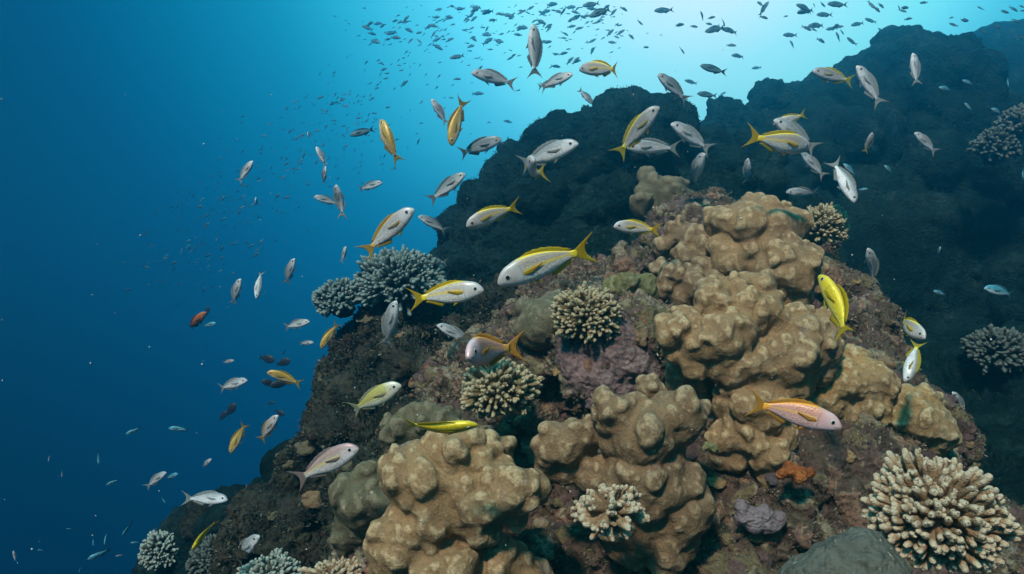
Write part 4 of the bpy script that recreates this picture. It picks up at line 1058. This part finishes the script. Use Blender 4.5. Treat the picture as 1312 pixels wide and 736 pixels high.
# backlit silhouettes near the surface, their darkness painted into the skin
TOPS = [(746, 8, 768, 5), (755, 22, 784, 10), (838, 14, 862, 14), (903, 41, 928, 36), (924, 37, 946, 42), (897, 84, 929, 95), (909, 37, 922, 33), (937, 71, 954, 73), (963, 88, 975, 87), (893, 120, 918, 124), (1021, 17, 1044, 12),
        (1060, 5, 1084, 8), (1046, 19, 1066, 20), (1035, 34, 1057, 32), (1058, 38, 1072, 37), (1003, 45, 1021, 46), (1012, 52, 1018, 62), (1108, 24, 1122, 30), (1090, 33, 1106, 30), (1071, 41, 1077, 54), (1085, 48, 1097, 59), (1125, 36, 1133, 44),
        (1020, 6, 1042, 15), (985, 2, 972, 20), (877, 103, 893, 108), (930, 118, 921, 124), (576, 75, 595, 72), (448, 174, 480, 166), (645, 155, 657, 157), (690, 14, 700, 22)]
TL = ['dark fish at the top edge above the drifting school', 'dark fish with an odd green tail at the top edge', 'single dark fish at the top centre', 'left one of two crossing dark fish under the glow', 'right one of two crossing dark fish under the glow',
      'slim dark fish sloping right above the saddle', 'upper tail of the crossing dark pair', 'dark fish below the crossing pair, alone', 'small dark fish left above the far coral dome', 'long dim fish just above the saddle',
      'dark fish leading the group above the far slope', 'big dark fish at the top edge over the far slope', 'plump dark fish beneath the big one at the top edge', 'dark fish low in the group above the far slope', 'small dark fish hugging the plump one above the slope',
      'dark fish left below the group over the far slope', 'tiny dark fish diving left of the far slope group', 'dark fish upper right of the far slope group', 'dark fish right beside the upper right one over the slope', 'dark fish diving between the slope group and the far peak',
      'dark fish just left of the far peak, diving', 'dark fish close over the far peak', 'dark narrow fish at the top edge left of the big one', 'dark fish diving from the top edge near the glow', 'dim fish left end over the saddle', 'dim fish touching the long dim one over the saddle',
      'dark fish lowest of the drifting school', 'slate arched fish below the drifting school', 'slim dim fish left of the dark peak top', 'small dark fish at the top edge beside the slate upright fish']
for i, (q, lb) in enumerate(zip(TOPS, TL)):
    small('D', *q, 12, .17, lb, (.1, 1, -.1), (.2, -.2, .3)[i % 3], name='silhouette_fish')

# ------------------------------------------------------------------ the schools: every fish is one of its own, none can be told apart
def shoal(n, spot, size, heading, label, group, depth, seed, kind='D'):
    r = np.random.default_rng(seed)
    for i in range(n):
        x, y = spot(r); lp = r.uniform(*size); a = R(heading + r.normal() * 24) + (math.pi if r.random() < .2 else 0)
        dx, dy = math.cos(a) * lp / 2, -math.sin(a) * lp / 2
        ang = r.uniform(-40, 40); D = r.uniform(*depth)
        L = D * lp / (FOC * math.cos(R(ang)))
        small(kind, x + dx, y + dy, x - dx, y - dy, ang, L, label, (.0, 1, r.normal() * .3), (-.3, 0, .3)[i % 3], group, name='schooling_fish')
def top_spot(r):
    while True:
        x = r.uniform(470, 800); y = 6 + abs(r.normal()) * 38 + max(0, (640 - x)) * .16 * r.random()
        if y < 135 and y > 2: return x, y
def left_spot(r):
    t = r.random() ** .8
    cx = 500 - 330 * t; cy = 60 + 270 * t ** 1.25
    return cx + r.normal() * 26 + abs(r.normal()) * 60 * (1 - .3 * t), cy + r.normal() * 22 + abs(r.normal()) * 38
def right_spot(r):
    while True:
        x = r.uniform(790, 1312); y = 3 + abs(r.normal()) * 34
        if y < (95 if x < 1000 else 62 if x < 1090 else 26 if x < 1200 else 60): return x, y
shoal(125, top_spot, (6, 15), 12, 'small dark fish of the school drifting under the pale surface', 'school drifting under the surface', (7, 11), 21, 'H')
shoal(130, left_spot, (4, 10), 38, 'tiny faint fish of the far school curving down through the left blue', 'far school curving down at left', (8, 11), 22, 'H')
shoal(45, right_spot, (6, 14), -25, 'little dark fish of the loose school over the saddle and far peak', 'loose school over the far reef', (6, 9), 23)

# the rest of that school, past counting: one mass of tiny fish
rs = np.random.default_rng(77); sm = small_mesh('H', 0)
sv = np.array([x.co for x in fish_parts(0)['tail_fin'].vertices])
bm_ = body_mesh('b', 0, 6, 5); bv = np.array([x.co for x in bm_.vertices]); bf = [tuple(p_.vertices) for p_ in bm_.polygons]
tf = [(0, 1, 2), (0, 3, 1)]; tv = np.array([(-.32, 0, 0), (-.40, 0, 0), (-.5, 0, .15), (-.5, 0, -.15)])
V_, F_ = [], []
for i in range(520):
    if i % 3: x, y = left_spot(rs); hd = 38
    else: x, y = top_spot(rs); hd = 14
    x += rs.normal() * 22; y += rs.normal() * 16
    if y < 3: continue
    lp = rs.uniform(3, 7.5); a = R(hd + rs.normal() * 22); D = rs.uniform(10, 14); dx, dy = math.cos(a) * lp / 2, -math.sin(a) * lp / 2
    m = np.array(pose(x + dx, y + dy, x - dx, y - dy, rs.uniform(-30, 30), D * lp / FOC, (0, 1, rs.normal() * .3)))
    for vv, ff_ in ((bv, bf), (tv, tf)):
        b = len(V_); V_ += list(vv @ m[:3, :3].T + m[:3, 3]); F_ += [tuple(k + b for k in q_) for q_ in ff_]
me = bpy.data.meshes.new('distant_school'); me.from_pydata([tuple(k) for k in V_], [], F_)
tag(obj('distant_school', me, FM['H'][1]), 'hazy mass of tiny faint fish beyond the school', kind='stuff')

n = NB('speck', .6, .3); M['speck'] = n.done((.45, .45, .40))
rs = np.random.default_rng(31); V_, F_ = [], []
for i in range(260):
    c = at(rs.uniform(-50, 1360), rs.uniform(-20, 760), rs.uniform(.7, 3.0)); s = rs.uniform(.0006, .0017)
    w = rs.normal(size=(3, 3)); b = len(V_)
    V_ += [c + s * np.array(k) * rs.uniform(.6, 1.3) for k in ((1, 0, 0), (-1, 0, 0), (0, 1, 0), (0, -1, 0), (0, 0, 1), (0, 0, -1))]
    F_ += [(b + i0, b + i1, b + i2) for i0, i1, i2 in ((0, 2, 4), (2, 1, 4), (1, 3, 4), (3, 0, 4), (2, 0, 5), (1, 2, 5), (3, 1, 5), (0, 3, 5))]
tag(obj('drifting_specks', mesh_np('drifting_specks', V_, F_), M['speck']), 'pale specks drifting in the water', kind='stuff')

# ------------------------------------------------------------------ the water between: one closed box
hm = bpy.data.materials.new('water haze'); hm.use_nodes = True
ht = hm.node_tree; ht.nodes.clear()
ho = ht.nodes.new('ShaderNodeOutputMaterial'); hv = ht.nodes.new('ShaderNodeVolumePrincipled')
hv.inputs['Color'].default_value = (*HAZE_COLOR, 1)
hv.inputs['Absorption Color'].default_value = (*HAZE_ABSORB, 1)
hv.inputs['Density'].default_value = HAZE_DENSITY
hv.inputs['Anisotropy'].default_value = HAZE_G
ht.links.new(hv.outputs[0], ho.inputs['Volume'])
x0, x1, y0, y1, z0, z1 = -31, 31, -17, 37, -16, 6.4
v = [(x, y, z) for x in (x0, x1) for y in (y0, y1) for z in (z0, z1)]
me = bpy.data.meshes.new('haze'); me.from_pydata(v, [], [(0, 1, 3, 2), (4, 6, 7, 5), (0, 4, 5, 1), (2, 3, 7, 6), (0, 2, 6, 4), (1, 5, 7, 3)])
tag(obj('haze', me, hm), kind='stuff')
